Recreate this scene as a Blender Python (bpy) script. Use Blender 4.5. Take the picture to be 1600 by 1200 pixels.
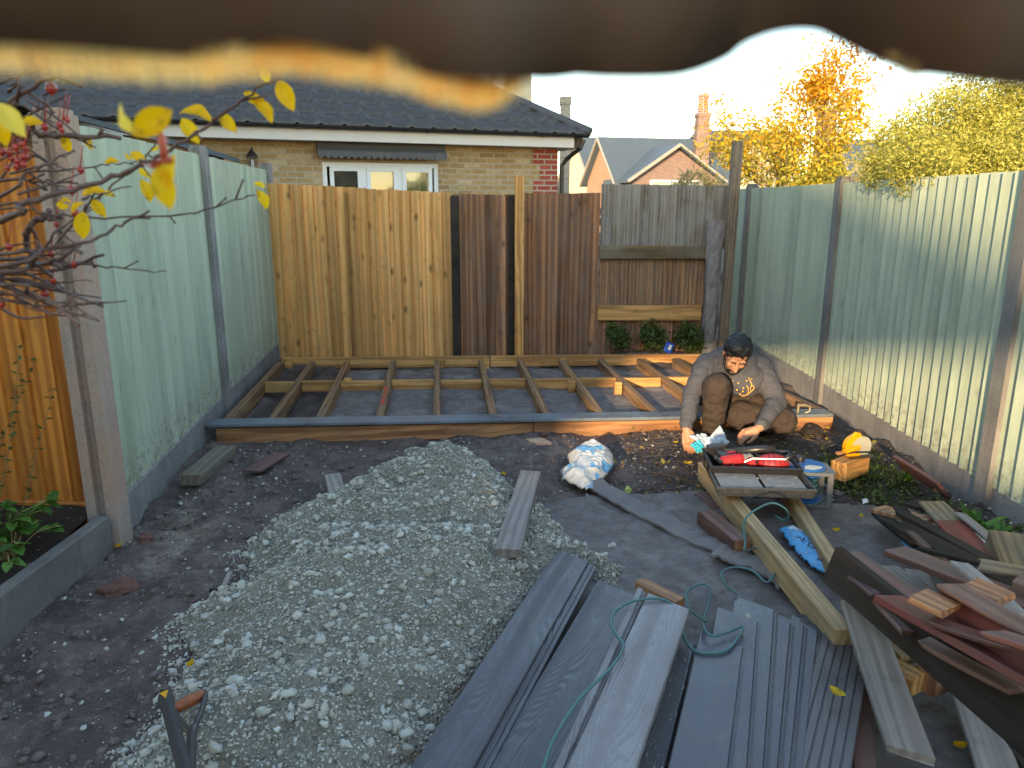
import bpy, bmesh, math, random
import numpy as np
from mathutils import Vector, Matrix, noise as mnoise
from mathutils.bvhtree import BVHTree
for o in list(bpy.data.objects): bpy.data.objects.remove(o)
random.seed(7); RNG = np.random.default_rng(7)
sc = bpy.context.scene; COL = sc.collection
rad = math.radians
# ------------------------------------------------------------ camera, light, exposure
CAMH = 1.48; PITCH = rad(13.73); FPX = 1155.0
SUN_AZ = rad(20); SUN_EL = rad(11.2)        # light travels towards +Y and a little +X
cam_d = bpy.data.cameras.new('camera'); cam = bpy.data.objects.new('camera', cam_d); COL.objects.link(cam)
cam.location = (0, 0, CAMH); cam.rotation_euler = (math.pi/2 - PITCH, 0, 0)
cam_d.sensor_width = 36; cam_d.lens = FPX/1600*36; cam_d.clip_start = .02; cam_d.clip_end = 3000
cam_d.dof.use_dof = True; cam_d.dof.focus_distance = 3.2; cam_d.dof.aperture_fstop = 6.5
sc.camera = cam
world = bpy.data.worlds.new("World"); sc.world = world; world.use_nodes = True
wn = world.node_tree; wn.nodes.clear()
sky = wn.nodes.new('ShaderNodeTexSky'); sky.sky_type = 'NISHITA'; sky.sun_disc = False
sky.sun_elevation = SUN_EL; sky.sun_rotation = math.pi + SUN_AZ
sky.air_density = 1.0; sky.dust_density = .3; sky.ozone_density = 1.6
bg = wn.nodes.new('ShaderNodeBackground'); bg.inputs[1].default_value = .15
wo = wn.nodes.new('ShaderNodeOutputWorld')
wn.links.new(sky.outputs[0], bg.inputs[0]); wn.links.new(bg.outputs[0], wo.inputs[0])
sd = bpy.data.lights.new('sun', 'SUN'); sd.energy = 2.05; sd.angle = rad(1.8); sd.color = (1, .80, .55)
sun = bpy.data.objects.new('sun', sd); COL.objects.link(sun)
LD = Vector((math.sin(SUN_AZ)*math.cos(SUN_EL), math.cos(SUN_AZ)*math.cos(SUN_EL), -math.sin(SUN_EL)))
sun.rotation_euler = LD.to_track_quat('-Z', 'Y').to_euler(); sun.location = (-6, -12, 8)
sc.view_settings.view_transform = 'Standard'; sc.view_settings.look = 'None'
sc.view_settings.gamma = 1; sc.view_settings.exposure = 2.28
sc.view_settings.use_white_balance = True; sc.view_settings.white_balance_temperature = 7900; sc.view_settings.white_balance_tint = 10
sc.render.film_transparent = False
sc.cycles.max_bounces = 6; sc.cycles.diffuse_bounces = 3; sc.cycles.glossy_bounces = 3; sc.cycles.transmission_bounces = 5
sc.cycles.transparent_max_bounces = 8; sc.cycles.caustics_reflective = False; sc.cycles.caustics_refractive = False
sc.cycles.use_denoising = True; sc.cycles.sample_clamp_indirect = 4
# ------------------------------------------------------------ measuring the place from the photo
CT, ST = math.cos(PITCH), math.sin(PITCH)
def G(px, py, z=0.):
    u, v = px-800, py-600; t = (CAMH-z)/(FPX*ST+v*CT)
    return Vector((u*t, (FPX*CT-v*ST)*t, z))
def D(px, py, Y):
    u, v = px-800, py-600; t = Y/(FPX*CT-v*ST)
    return Vector((u*t, Y, CAMH-t*(FPX*ST+v*CT)))
def V(px, py, p, n):
    d = Vector((px-800, FPX*CT-(py-600)*ST, -(FPX*ST+(py-600)*CT))); o = Vector((0, 0, CAMH))
    return o + d*((p-o).dot(n)/d.dot(n))
# ------------------------------------------------------------ object helpers
def tag(o, label=None, cat=None, group=None, kind=None):
    if label: o['label'] = label
    if cat: o['category'] = cat
    if group: o['group'] = group
    if kind: o['kind'] = kind
    return o
def empty(name, loc, rz=0):
    o = bpy.data.objects.new(name, None); COL.objects.link(o); o.location = loc; o.rotation_euler = (0, 0, rz)
    o.empty_display_size = .1
    return o
def link(name, me, mat, parent=None, smooth=False):
    o = bpy.data.objects.new(name, me); COL.objects.link(o)
    for m in (mat if isinstance(mat, (list, tuple)) else [mat]): me.materials.append(m)
    if parent: o.parent = parent
    if smooth: me.polygons.foreach_set('use_smooth', [True]*len(me.polygons))
    return o
class MB:
    """collects shapes and links them as one mesh"""
    def __init__(s): s.v = []; s.f = []; s.t = []; s.m = []; s.mi = 0
    def add(s, vs, fs, tint=None):
        if tint is None: tint = random.random()
        b = len(s.v); s.v += [tuple(v) for v in vs]
        for f in fs: s.f.append(tuple(i+b for i in f)); s.t.append(tint); s.m.append(s.mi)
    def box(s, c, d, M=None, tint=None, bev=0):
        x, y, z = d[0]/2, d[1]/2, d[2]/2; c = Vector(c)
        if bev:
            b = min(bev, x*.9, y*.9, z*.9); vs = []; idx = {}
            for sx in (-1, 1):
                for sy in (-1, 1):
                    for sz in (-1, 1):
                        for a in range(3):
                            p = [x-b, y-b, z-b]; p[a] += b
                            idx[(sx, sy, sz, a)] = len(vs); vs.append(Vector((p[0]*sx, p[1]*sy, p[2]*sz)))
            fs = []
            for sg in (-1, 1):
                fs.append([idx[(sg, a, c_, 0)] for a, c_ in ((-1, -1), (1, -1), (1, 1), (-1, 1))][::sg])
                fs.append([idx[(a, sg, c_, 1)] for a, c_ in ((-1, -1), (1, -1), (1, 1), (-1, 1))][::-sg])
                fs.append([idx[(a, c_, sg, 2)] for a, c_ in ((-1, -1), (1, -1), (1, 1), (-1, 1))][::sg])
            for sa in (-1, 1):
                for sb in (-1, 1):
                    fs.append([idx[(sa, sb, -1, 0)], idx[(sa, sb, 1, 0)], idx[(sa, sb, 1, 1)], idx[(sa, sb, -1, 1)]][::sa*sb])
                    fs.append([idx[(sa, -1, sb, 0)], idx[(sa, 1, sb, 0)], idx[(sa, 1, sb, 2)], idx[(sa, -1, sb, 2)]][::-sa*sb])
                    fs.append([idx[(-1, sa, sb, 1)], idx[(1, sa, sb, 1)], idx[(1, sa, sb, 2)], idx[(-1, sa, sb, 2)]][::sa*sb])
                    for sc_ in (-1, 1): fs.append([idx[(sa, sb, sc_, a)] for a in range(3)][::sa*sb*sc_])
        else:
            vs = [Vector((a*x, b*y, c_*z)) for a in (-1, 1) for b in (-1, 1) for c_ in (-1, 1)]
            fs = [(0, 1, 3, 2), (4, 6, 7, 5), (0, 4, 5, 1), (2, 3, 7, 6), (0, 2, 6, 4), (1, 5, 7, 3)]
        if M is not None: vs = [M @ v for v in vs]
        s.add([v+c for v in vs], fs, tint); return s
    def tube(s, pts, r, n=6, tint=None, cap=True):
        pts = [Vector(p) for p in pts]; k = len(pts)
        rs = r if isinstance(r, (list, tuple)) else [r]*k
        if tint is None: tint = random.random()
        t = (pts[1]-pts[0]).normalized(); a = t.orthogonal().normalized(); vs = []
        for i in range(k):
            t = (pts[min(i+1, k-1)]-pts[max(i-1, 0)])
            if t.length < 1e-9: t = Vector((0, 0, 1))
            t.normalize(); a = (a-t*a.dot(t)); a = a.normalized() if a.length > 1e-6 else t.orthogonal().normalized(); b = t.cross(a)
            for j in range(n):
                q = 2*math.pi*j/n; vs.append(pts[i]+(a*math.cos(q)+b*math.sin(q))*rs[i])
        fs = [(i*n+j, i*n+(j+1) % n, (i+1)*n+(j+1) % n, (i+1)*n+j) for i in range(k-1) for j in range(n)]
        if cap: fs += [tuple(range(n))[::-1], tuple((k-1)*n+j for j in range(n))]
        s.add(vs, fs, tint); return s
    def lathe(s, prof, c=(0, 0, 0), n=16, M=None, tint=None):
        vs = []; k = len(prof); c = Vector(c)
        for (r, z) in prof:
            for j in range(n):
                q = 2*math.pi*j/n; v = Vector((r*math.cos(q), r*math.sin(q), z))
                vs.append((M @ v if M is not None else v)+c)
        fs = [(i*n+j, i*n+(j+1) % n, (i+1)*n+(j+1) % n, (i+1)*n+j) for i in range(k-1) for j in range(n)]
        fs += [tuple(range(n))[::-1], tuple((k-1)*n+j for j in range(n))]
        s.add(vs, fs, tint); return s
    def ball(s, c, r, n=10, m=7, tint=None, sc3=(1, 1, 1), M=None):
        c = Vector(c); vs = [Vector((0, 0, -1))]
        for i in range(1, m):
            p = math.pi*i/m
            for j in range(n): q = 2*math.pi*j/n; vs.append(Vector((math.sin(p)*math.cos(q), math.sin(p)*math.sin(q), -math.cos(p))))
        vs.append(Vector((0, 0, 1))); L = len(vs)-1
        fs = [(0, 1+(j+1) % n, 1+j) for j in range(n)]
        for i in range(m-2):
            for j in range(n): fs.append((1+i*n+j, 1+i*n+(j+1) % n, 1+(i+1)*n+(j+1) % n, 1+(i+1)*n+j))
        fs += [(L, 1+(m-2)*n+j, 1+(m-2)*n+(j+1) % n) for j in range(n)]
        vs = [Vector((v.x*sc3[0], v.y*sc3[1], v.z*sc3[2]))*r for v in vs]
        if M is not None: vs = [M @ v for v in vs]
        s.add([v+c for v in vs], fs, tint); return s
    def prism(s, poly, z0, z1, M=None, c=(0, 0, 0), tint=None):
        n = len(poly); c = Vector(c)
        vs = [Vector((p[0], p[1], z0)) for p in poly]+[Vector((p[0], p[1], z1)) for p in poly]
        if M is not None: vs = [M @ v for v in vs]
        fs = [tuple(range(n))[::-1], tuple(range(n, 2*n))]+[(i, (i+1) % n, n+(i+1) % n, n+i) for i in range(n)]
        s.add([v+c for v in vs], fs, tint); return s
    def build(s, name, mat, parent=None, smooth=False, origin=None):
        me = bpy.data.meshes.new(name)
        vs = s.v
        if origin is not None: o_ = Vector(origin); vs = [tuple(Vector(v)-o_) for v in vs]
        me.from_pydata(vs, [], s.f); 
        at = me.attributes.new('tint', 'FLOAT', 'FACE'); at.data.foreach_set('value', s.t)
        me.polygons.foreach_set('material_index', s.m) if any(s.m) else None
        bm = bmesh.new(); bm.from_mesh(me); bmesh.ops.recalc_face_normals(bm, faces=bm.faces); bm.to_mesh(me); bm.free()
        ob = link(name, me, mat, parent, smooth)
        if origin is not None: ob.location = origin
        return ob
def np_mesh(name, V_, F_, mat, parent=None, smooth=False, tint=None):
    me = bpy.data.meshes.new(name); V_ = np.asarray(V_, dtype=np.float32); F_ = np.asarray(F_, dtype=np.int32); k = F_.shape[1]
    me.vertices.add(len(V_)); me.vertices.foreach_set('co', V_.ravel())
    me.loops.add(F_.size); me.loops.foreach_set('vertex_index', F_.ravel())
    me.polygons.add(len(F_)); me.polygons.foreach_set('loop_start', np.arange(0, F_.size, k, dtype=np.int32))
    me.update(calc_edges=True); me.validate()
    if tint is not None:
        at = me.attributes.new('tint', 'FLOAT', 'FACE'); at.data.foreach_set('value', np.asarray(tint, dtype=np.float32))
    return link(name, me, mat, parent, smooth)
def spline(pts, n=6):
    P = [Vector(p) for p in pts]; out = []
    if len(P) < 3: return P
    Q = [P[0]*2-P[1]]+P+[P[-1]*2-P[-2]]
    for i in range(1, len(Q)-2):
        for k in range(n):
            t = k/n; a, b, c, d = Q[i-1], Q[i], Q[i+1], Q[i+2]
            out.append(.5*((2*b)+(c-a)*t+(2*a-5*b+4*c-d)*t*t+(3*b-a-3*c+d)*t**3))
    return out+[P[-1]]
# value noise
_lat = RNG.random((256, 256))
def vn(x, y):
    x = np.asarray(x, float); y = np.asarray(y, float); xi = np.floor(x).astype(int); yi = np.floor(y).astype(int)
    fx = x-xi; fy = y-yi; fx = fx*fx*(3-2*fx); fy = fy*fy*(3-2*fy)
    g = lambda a, b: _lat[a & 255, b & 255]
    return (g(xi, yi)*(1-fx)+g(xi+1, yi)*fx)*(1-fy)+(g(xi, yi+1)*(1-fx)+g(xi+1, yi+1)*fx)*fy
def fbm(x, y, o=4): return sum((vn(x*2**i+i*17.3, y*2**i+i*9.1)-.5)/2**i for i in range(o))
# ------------------------------------------------------------ materials
class N:
    def __init__(s, name):
        s.m = bpy.data.materials.new(name); s.m.use_nodes = True; s.t = s.m.node_tree; s.b = s.t.nodes['Principled BSDF']; s.out = s.t.nodes['Material Output']
        s._c = None
    def n(s, k, **kw):
        a = s.t.nodes.new('ShaderNode'+k)
        for q, w in kw.items():
            if q in a.inputs: a.inputs[q].default_value = w
            else: setattr(a, q, w)
        return a
    def l(s, a, b): s.t.links.new(a, b)
    def co(s, sc3=(1, 1, 1), rot=(0, 0, 0), off=None):
        if s._c is None: s._c = s.n('TexCoord')
        src = s._c.outputs['Object']
        if off is not None:
            ad = s.n('VectorMath', operation='ADD'); s.l(src, ad.inputs[0]); s.l(off, ad.inputs[1]); src = ad.outputs[0]
        mp = s.n('Mapping'); mp.inputs['Scale'].default_value = sc3; mp.inputs['Rotation'].default_value = rot
        s.l(src, mp.inputs[0]); return mp.outputs[0]
    def tintoff(s, k=31.):
        a = s.n('Attribute'); a.attribute_name = 'tint'; oi = s.n('ObjectInfo')
        ad = s.n('Math', operation='ADD'); s.l(a.outputs['Fac'], ad.inputs[0]); s.l(oi.outputs['Random'], ad.inputs[1])
        m = s.n('MATHX' if 0 else 'Math', operation='MULTIPLY'); s.l(ad.outputs[0], m.inputs[0]); m.inputs[1].default_value = k
        cx = s.n('CombineXYZ'); [s.l(m.outputs[0], cx.inputs[i]) for i in range(3)]
        s.tintf = ad.outputs[0]
        return cx.outputs[0]
    def noise(s, vec, scale, detail=4, rough=.55, dist=0):
        a = s.n('TexNoise'); a.inputs['Scale'].default_value = scale; a.inputs['Detail'].default_value = detail
        a.inputs['Roughness'].default_value = rough; a.inputs['Distortion'].default_value = dist; s.l(vec, a.inputs['Vector']); return a.outputs['Fac']
    def ramp(s, f, stops):
        r = s.n('ValToRGB'); s.l(f, r.inputs[0]); e = r.color_ramp.elements
        while len(e) < len(stops): e.new(.5)
        for i, (p, c) in enumerate(stops): e[i].position = p; e[i].color = (c, c, c, 1) if isinstance(c, (int, float)) else (*c, 1)
        return r.outputs[0]
    def mix(s, f, a, b, mode='MIX'):
        m = s.n('Mix', data_type='RGBA', blend_type=mode)
        for i, x in ((0, f), (6, a), (7, b)):
            if isinstance(x, (int, float)): m.inputs[i].default_value = x if i == 0 else (x, x, x, 1)
            elif isinstance(x, tuple): m.inputs[i].default_value = (*x, 1)
            else: s.l(x, m.inputs[i])
        return m.outputs[2]
    def math(s, op, a, b=0., clamp=False):
        m = s.n('Math', operation=op); m.use_clamp = clamp
        for i, x in enumerate((a, b)):
            if isinstance(x, (int, float)): m.inputs[i].default_value = x
            else: s.l(x, m.inputs[i])
        return m.outputs[0]
    def fin(s, col, rough=.7, bump=None, bs=.4, bd=.01, spec=.4):
        if isinstance(col, tuple): s.b.inputs['Base Color'].default_value = (*col, 1)
        else: s.l(col, s.b.inputs['Base Color'])
        if isinstance(rough, (int, float)): s.b.inputs['Roughness'].default_value = rough
        else: s.l(rough, s.b.inputs['Roughness'])
        s.b.inputs['Specular IOR Level'].default_value = spec
        if bump is not None:
            b = s.n('Bump'); b.inputs['Strength'].default_value = bs; b.inputs['Distance'].default_value = bd
            s.l(bump, b.inputs['Height']); s.l(b.outputs[0], s.b.inputs['Normal'])
        return s.m
def sca(c, k): return tuple(min(1, x*k) for x in c)
def wood(name, base, dark, axis='X', knots=1., rough=.6, var=.35, weather=None, wamt=.0, grain=1., bs=.35, spec=.35, kd=None):
    s = N(name); off = s.tintoff(); L = .06; W = 1.
    sc_ = {'X': (L, W, W), 'Y': (W, L, W), 'Z': (W, W, L)}[axis]
    v = s.co(sc_, off=off); v0 = s.co((1, 1, 1), off=off)
    g1 = s.noise(v, 38*grain, 5, .65, .4); g2 = s.noise(v, 120*grain, 3, .6)
    rings = s.n('TexWave', wave_type='BANDS', bands_direction={'X': 'Y', 'Y': 'X', 'Z': 'X'}[axis]); rings.inputs['Scale'].default_value = 9*grain
    rings.inputs['Distortion'].default_value = 9; rings.inputs['Detail'].default_value = 2; rings.inputs['Detail Scale'].default_value = 1.2; s.l(v, rings.inputs['Vector'])
    f = s.math('ADD', s.math('MULTIPLY', g1, .55), s.math('ADD', s.math('MULTIPLY', g2, .25), s.math('MULTIPLY', rings.outputs['Fac'], .28)))
    c = s.ramp(f, [(.36, dark), (.52, tuple((a+b)/2 for a, b in zip(base, dark))), (.66, base)])
    pt = s.noise(s.co((.6, .6, .6), off=off), 3.2, 3)
    c = s.mix(s.ramp(pt, [(.35, 0.), (.7, 1.)]), c, s.mix(1., c, (1.22, 1.12, .98), 'MULTIPLY'))
    tv = s.math('FRACT', s.math('MULTIPLY', s.tintf, 7.31))
    c = s.mix(1., c, s.ramp(tv, [(0, 1-var), (1, 1+var*.35)]), 'MULTIPLY')
    if knots:
        kv = s.n('TexVoronoi', feature='F1'); kv.inputs['Scale'].default_value = 1.
        ks = {'X': (4.2, 9, 1.), 'Y': (9, 4.2, 1.), 'Z': (8.5, .01, 4.6)}[axis]
        s.l(s.co(ks, off=off), kv.inputs['Vector'])
        kf = s.ramp(s.math('ADD', kv.outputs['Distance'], s.math('MULTIPLY', g1, .08)), [(.10, 1.), (.17, .45), (.30, 0.)])
        gate = s.n('SeparateColor'); s.l(kv.outputs['Color'], gate.inputs[0])
        gt = s.math('GREATER_THAN', gate.outputs[0], .4)
        c = s.mix(s.math('MULTIPLY', s.math('MULTIPLY', kf, gt), .8*knots, True), c, kd or sca(dark, .35))
    cnt = s.noise(v, 5.*grain, 1.5, .4, .2); c = s.mix(s.math('MULTIPLY', s.ramp(s.math('SINE', s.math('MULTIPLY', cnt, 120.)), [(.35, 0.), (1., 1.)]), .32), c, sca(dark, .8))
    if weather:
        wf = s.ramp(s.noise(s.co((1, 1, 1), off=off), 2.2, 5, .65), [(.5-.25*wamt, 0.), (.62, 1.)])
        c = s.mix(s.math('MULTIPLY', wf, wamt), c, weather)
    # dirt
    df = s.ramp(s.noise(v0, 14, 6, .7), [(.56, 0.), (.72, .35)])
    c = s.mix(df, c, (.05, .042, .036))
    return s.fin(c, s.ramp(g1, [(.3, rough-.1), (.7, min(1, rough+.15))]), f, bs, .004, spec)
def plain(name, c, rough=.5, metal=0., var=.15, scale=20, spec=.5, bump=0.):
    s = N(name); v = s.co(); f = s.noise(v, scale, 4, .6)
    col = s.mix(f, sca(c, 1-var), sca(c, 1+var)); s.b.inputs['Metallic'].default_value = metal
    return s.fin(col, s.ramp(s.noise(v, scale*2, 3), [(.3, max(.05, rough-.08)), (.7, min(1, rough+.12))]), f if bump else None, bump, .003, spec)
def leafmat(name, cols, trans=.45, spot=0.):
    s = N(name); a = s.n('Attribute'); a.attribute_name = 'tint'
    k = len(cols); c = s.ramp(a.outputs['Fac'], [(i/(k-1) if k > 1 else 0, x) for i, x in enumerate(cols)])
    if spot: c = s.mix(s.ramp(s.noise(s.co(), 60, 4), [(.56, 0.), (.66, spot)]), c, (.12, .05, .015))
    s.fin(c, .5, None, spec=.35)
    tr = s.n('BsdfTranslucent'); s.l(c, tr.inputs[0]); mx = s.n('MixShader'); mx.inputs[0].default_value = trans
    s.l(s.b.outputs[0], mx.inputs[1]); s.l(tr.outputs[0], mx.inputs[2]); s.l(mx.outputs[0], s.out.inputs[0]); return s.m
def concrete(name, c=(.27, .25, .23), pink=0., scale=1.):
    s = N(name); off = s.tintoff(5); v = s.co(off=off); a = s.noise(v, 5*scale, 6, .65); b = s.noise(v, 90*scale, 3, .6)
    st = s.noise(s.co((4, 4, .35), off=off), 6, 4, .6)
    col = s.mix(s.ramp(a, [(.32, 0.), (.68, 1.)]), sca(c, .72), sca(c, 1.18)); col = s.mix(s.ramp(st, [(.5, 0.), (.75, .45)]), col, (.10, .09, .08))
    if pink: col = s.mix(s.ramp(s.noise(v, 3, 3), [(.35, .2), (.6, pink)]), col, (.42, .27, .2))
    col = s.mix(s.ramp(b, [(.3, .35), (.5, 0.)]), col, (.08, .075, .07))
    return s.fin(col, .85, s.math('ADD', s.math('MULTIPLY', b, .5), a), .5, .006, .25)
def brick(name, cols, mortar, w=.215, h=.065, mw=.011, soft=.6, bs=.7):
    s = N(name); tc = s.n('TexCoord'); sp = s.n('SeparateXYZ'); s.l(tc.outputs['Object'], sp.inputs[0])
    cx = s.n('CombineXYZ'); s.l(s.math('ADD', sp.outputs[0], sp.outputs[1]), cx.inputs[0]); s.l(sp.outputs[2], cx.inputs[1])
    wob = s.n('TexNoise'); wob.inputs['Scale'].default_value = 25; s.l(tc.outputs['Object'], wob.inputs['Vector'])
    wv = s.n('VectorMath', operation='SCALE'); s.l(wob.outputs['Color'], wv.inputs[0]); wv.inputs['Scale'].default_value = .008
    ad = s.n('VectorMath', operation='ADD'); s.l(cx.outputs[0], ad.inputs[0]); s.l(wv.outputs[0], ad.inputs[1])
    b = s.n('TexBrick'); s.l(ad.outputs[0], b.inputs['Vector']); b.inputs['Scale'].default_value = 1
    b.inputs['Brick Width'].default_value = w+mw; b.inputs['Row Height'].default_value = h+mw; b.inputs['Mortar Size'].default_value = mw
    b.inputs['Mortar Smooth'].default_value = .25; b.inputs['Color1'].default_value = (0, 0, 0, 1); b.inputs['Color2'].default_value = (1, 1, 1, 1); b.inputs['Mortar'].default_value = (.5, .5, .5, 1)
    f = s.n('SeparateColor'); s.l(b.outputs['Color'], f.inputs[0])
    k = len(cols); c = s.ramp(f.outputs[0], [(i/(k-1), x) for i, x in enumerate(cols)])
    v = s.co(); c = s.mix(1., c, s.ramp(s.noise(v, 22, 5, .7), [(.3, .72), (.7, 1.2)]), 'MULTIPLY')
    c = s.mix(s.math('MULTIPLY', s.ramp(s.noise(v, 45, 4, .7), [(.55, 0.), (.7, 1.)]), .5), c, sca(cols[0], .45))
    c = s.mix(b.outputs['Fac'], c, s.mix(s.noise(v, 30, 3), sca(mortar, .8), sca(mortar, 1.1)))
    hgt = s.math('SUBTRACT', s.math('MULTIPLY', s.noise(v, 60, 4), .4), b.outputs['Fac'])
    return s.fin(c, .9, hgt, bs, .008, .2)
M = {}
M['tan'] = wood('new_tan_wood', (.82, .45, .175), (.60, .29, .10), 'Z', 1.4, .65, .3, grain=.55)
M['brownfence'] = wood('old_brown_fence', (.46, .22, .11), (.20, .09, .05), 'Z', 1.2, .7, .6, (.22, .165, .135), .35, grain=.6)
M['greyfence'] = wood('old_grey_fence', (.27, .23, .19), (.12, .095, .075), 'Z', .5, .8, .3, (.30, .29, .27), .6)
M['greyfence_low'] = wood('old_brown_low', (.36, .20, .11), (.16, .085, .05), 'Z', .8, .8, .35, (.16, .14, .11), .4)
M['orangefence'] = wood('orange_stained', (.62, .24, .05), (.40, .125, .025), 'Z', 1., .5, .2, grain=.5)
M['railX'] = wood('old_rail', (.30, .20, .10), (.11, .07, .04), 'X', .4, .8, .3, (.20, .19, .15), .6)
M['postZ'] = wood('fence_post_tan', (.74, .39, .14), (.42, .18, .06), 'Z', 1.5, .65, .2)
M['postold'] = wood('old_post', (.23, .17, .12), (.10, .07, .05), 'Z', .6, .8, .2, (.22, .19, .15), .5)
M['joist'] = wood('deck_joist', (.36, .20, .095), (.14, .07, .035), 'X', .9, .65, .3, (.20, .15, .11), .4)
M['joistfront'] = wood('deck_face_joist', (.40, .20, .095), (.19, .08, .035), 'X', 1.1, .6, .2)
M['noggin'] = wood('deck_noggin', (.58, .32, .12), (.28, .13, .045), 'X', 1.1, .6, .3)
M['beam'] = wood('tan_beam', (.52, .36, .19), (.32, .20, .095), 'X', .9, .6, .2, (.30, .24, .17), .35, grain=1.4)
M['greyboard'] = wood('grey_board', (.30, .27, .25), (.15, .125, .115), 'X', .3, .55, .2, (.20, .17, .15), .4, spec=.6)
M['weathered'] = wood('weathered_board', (.30, .27, .25), (.20, .175, .16), 'X', .4, .6, .2, (.34, .25, .22), .3, spec=.5)
M['darkboard'] = wood('dark_board', (.034, .027, .025), (.012, .010, .009), 'X', .5, .8, .3, (.075, .055, .042), .5, spec=.15)
M['redboard'] = wood('red_board', (.19, .068, .05), (.10, .042, .033), 'X', .2, .5, .2, (.17, .105, .085), .5, grain=.6, spec=.55)
M['redpaint'] = wood('red_paint_board', (.24, .045, .036), (.14, .03, .026), 'X', .1, .5, .1, (.12, .07, .055), .5, grain=.4, spec=.4)
M['brownred'] = wood('brown_red_board', (.20, .095, .07), (.085, .04, .032), 'X', .4, .55, .3, (.24, .16, .13), .4, spec=.5)
M['chipwood'] = wood('chipped_wood', (.46, .25, .12), (.22, .10, .05), 'X', .8, .6, .3, (.20, .09, .06), .6)
M['slatewood'] = wood('dark_purple_board', (.17, .085, .08), (.09, .05, .05), 'X', .2, .6, .2)
M['conc'] = concrete('concrete_grey', (.24, .23, .225)); M['postconc'] = concrete('concrete_brown_grey', (.20, .188, .178)); M['concpink'] = concrete('concrete_post', (.34, .30, .27), .8)
M['concdark'] = concrete('concrete_edging', (.17, .16, .15)); M['concrough'] = concrete('rough_concrete', (.26, .23, .22), scale=2)
def green():
    s = N('sage_green_paint'); off = s.tintoff(23.); v = s.co((1, 1, .05), off=off); f = s.noise(v, 60, 4, .6); f2 = s.noise(s.co((1, 1, .35)), 1.6, 4, .6)
    c = s.mix(s.ramp(f, [(.3, 0.), (.7, 1.)]), (.31, .37, .275), (.405, .465, .355))
    c = s.mix(s.ramp(f2, [(.42, 0.), (.6, .55)]), c, (.44, .49, .38))
    c = s.mix(s.math('MULTIPLY', s.ramp(s.noise(s.co((1, 1, .25), off=off), 7, 5, .7), [(.5, 0.), (.68, 1.)]), .5), c, (.20, .265, .225))
    tv = s.math('FRACT', s.math('MULTIPLY', s.tintf, 7.31)); c = s.mix(1., c, s.ramp(tv, [(0, .84), (1, 1.08)]), 'MULTIPLY')
    kv = s.n('TexVoronoi', feature='F1'); kv.inputs['Scale'].default_value = 1.; s.l(s.co((8.5, .01, 3.4), off=off), kv.inputs['Vector']); sk_ = s.n('SeparateColor'); s.l(kv.outputs['Color'], sk_.inputs[0])
    c = s.mix(s.math('MULTIPLY', s.math('GREATER_THAN', sk_.outputs[0], .6), s.ramp(kv.outputs['Distance'], [(.06, .5), (.16, 0.)])), c, (.17, .19, .14))
    sz = s.n('SeparateXYZ'); s.l(s.co(), sz.inputs[0]); spl = s.math('MULTIPLY', s.ramp(sz.outputs[2], [(.16, 1.), (.42, 0.)]), s.ramp(s.noise(s.co(), 28, 6, .75), [(.47, 0.), (.6, .75)])); c = s.mix(spl, c, (.16, .125, .10))
    return s.fin(c, .6, f, .35, .003, .35)
M['green'] = green()
def soil(name, a, b, c_, sc_=1., rough=.85):
    s = N(name); v = s.co(); n1 = s.noise(v, 3*sc_, 6, .65); n2 = s.noise(v, 26*sc_, 6, .7); n3 = s.noise(v, 140*sc_, 3, .6)
    c = s.mix(s.ramp(n1, [(.35, 0.), (.65, 1.)]), a, b); c = s.mix(s.ramp(n2, [(.5, 0.), (.72, .8)]), c, c_)
    vo = s.n('TexVoronoi'); vo.inputs['Scale'].default_value = 60*sc_; s.l(v, vo.inputs['Vector'])
    sp = s.n('SeparateColor'); s.l(vo.outputs['Color'], sp.inputs[0])
    g = s.math('MULTIPLY', s.math('GREATER_THAN', sp.outputs[0], .93), s.math('LESS_THAN', vo.outputs['Distance'], .33))
    c = s.mix(s.math('MULTIPLY', g, .7), c, (.33, .29, .26)); c = s.mix(s.ramp(n3, [(.3, .6), (.55, 0.)]), c, sca(a, .4))
    h = s.math('ADD', s.math('MULTIPLY', n2, 1.), s.math('ADD', s.math('MULTIPLY', n3, .35), s.math('MULTIPLY', g, .3)))
    return s.fin(c, s.ramp(n2, [(.35, rough-.25), (.6, rough)]), h, .9, .012, .4)
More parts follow.
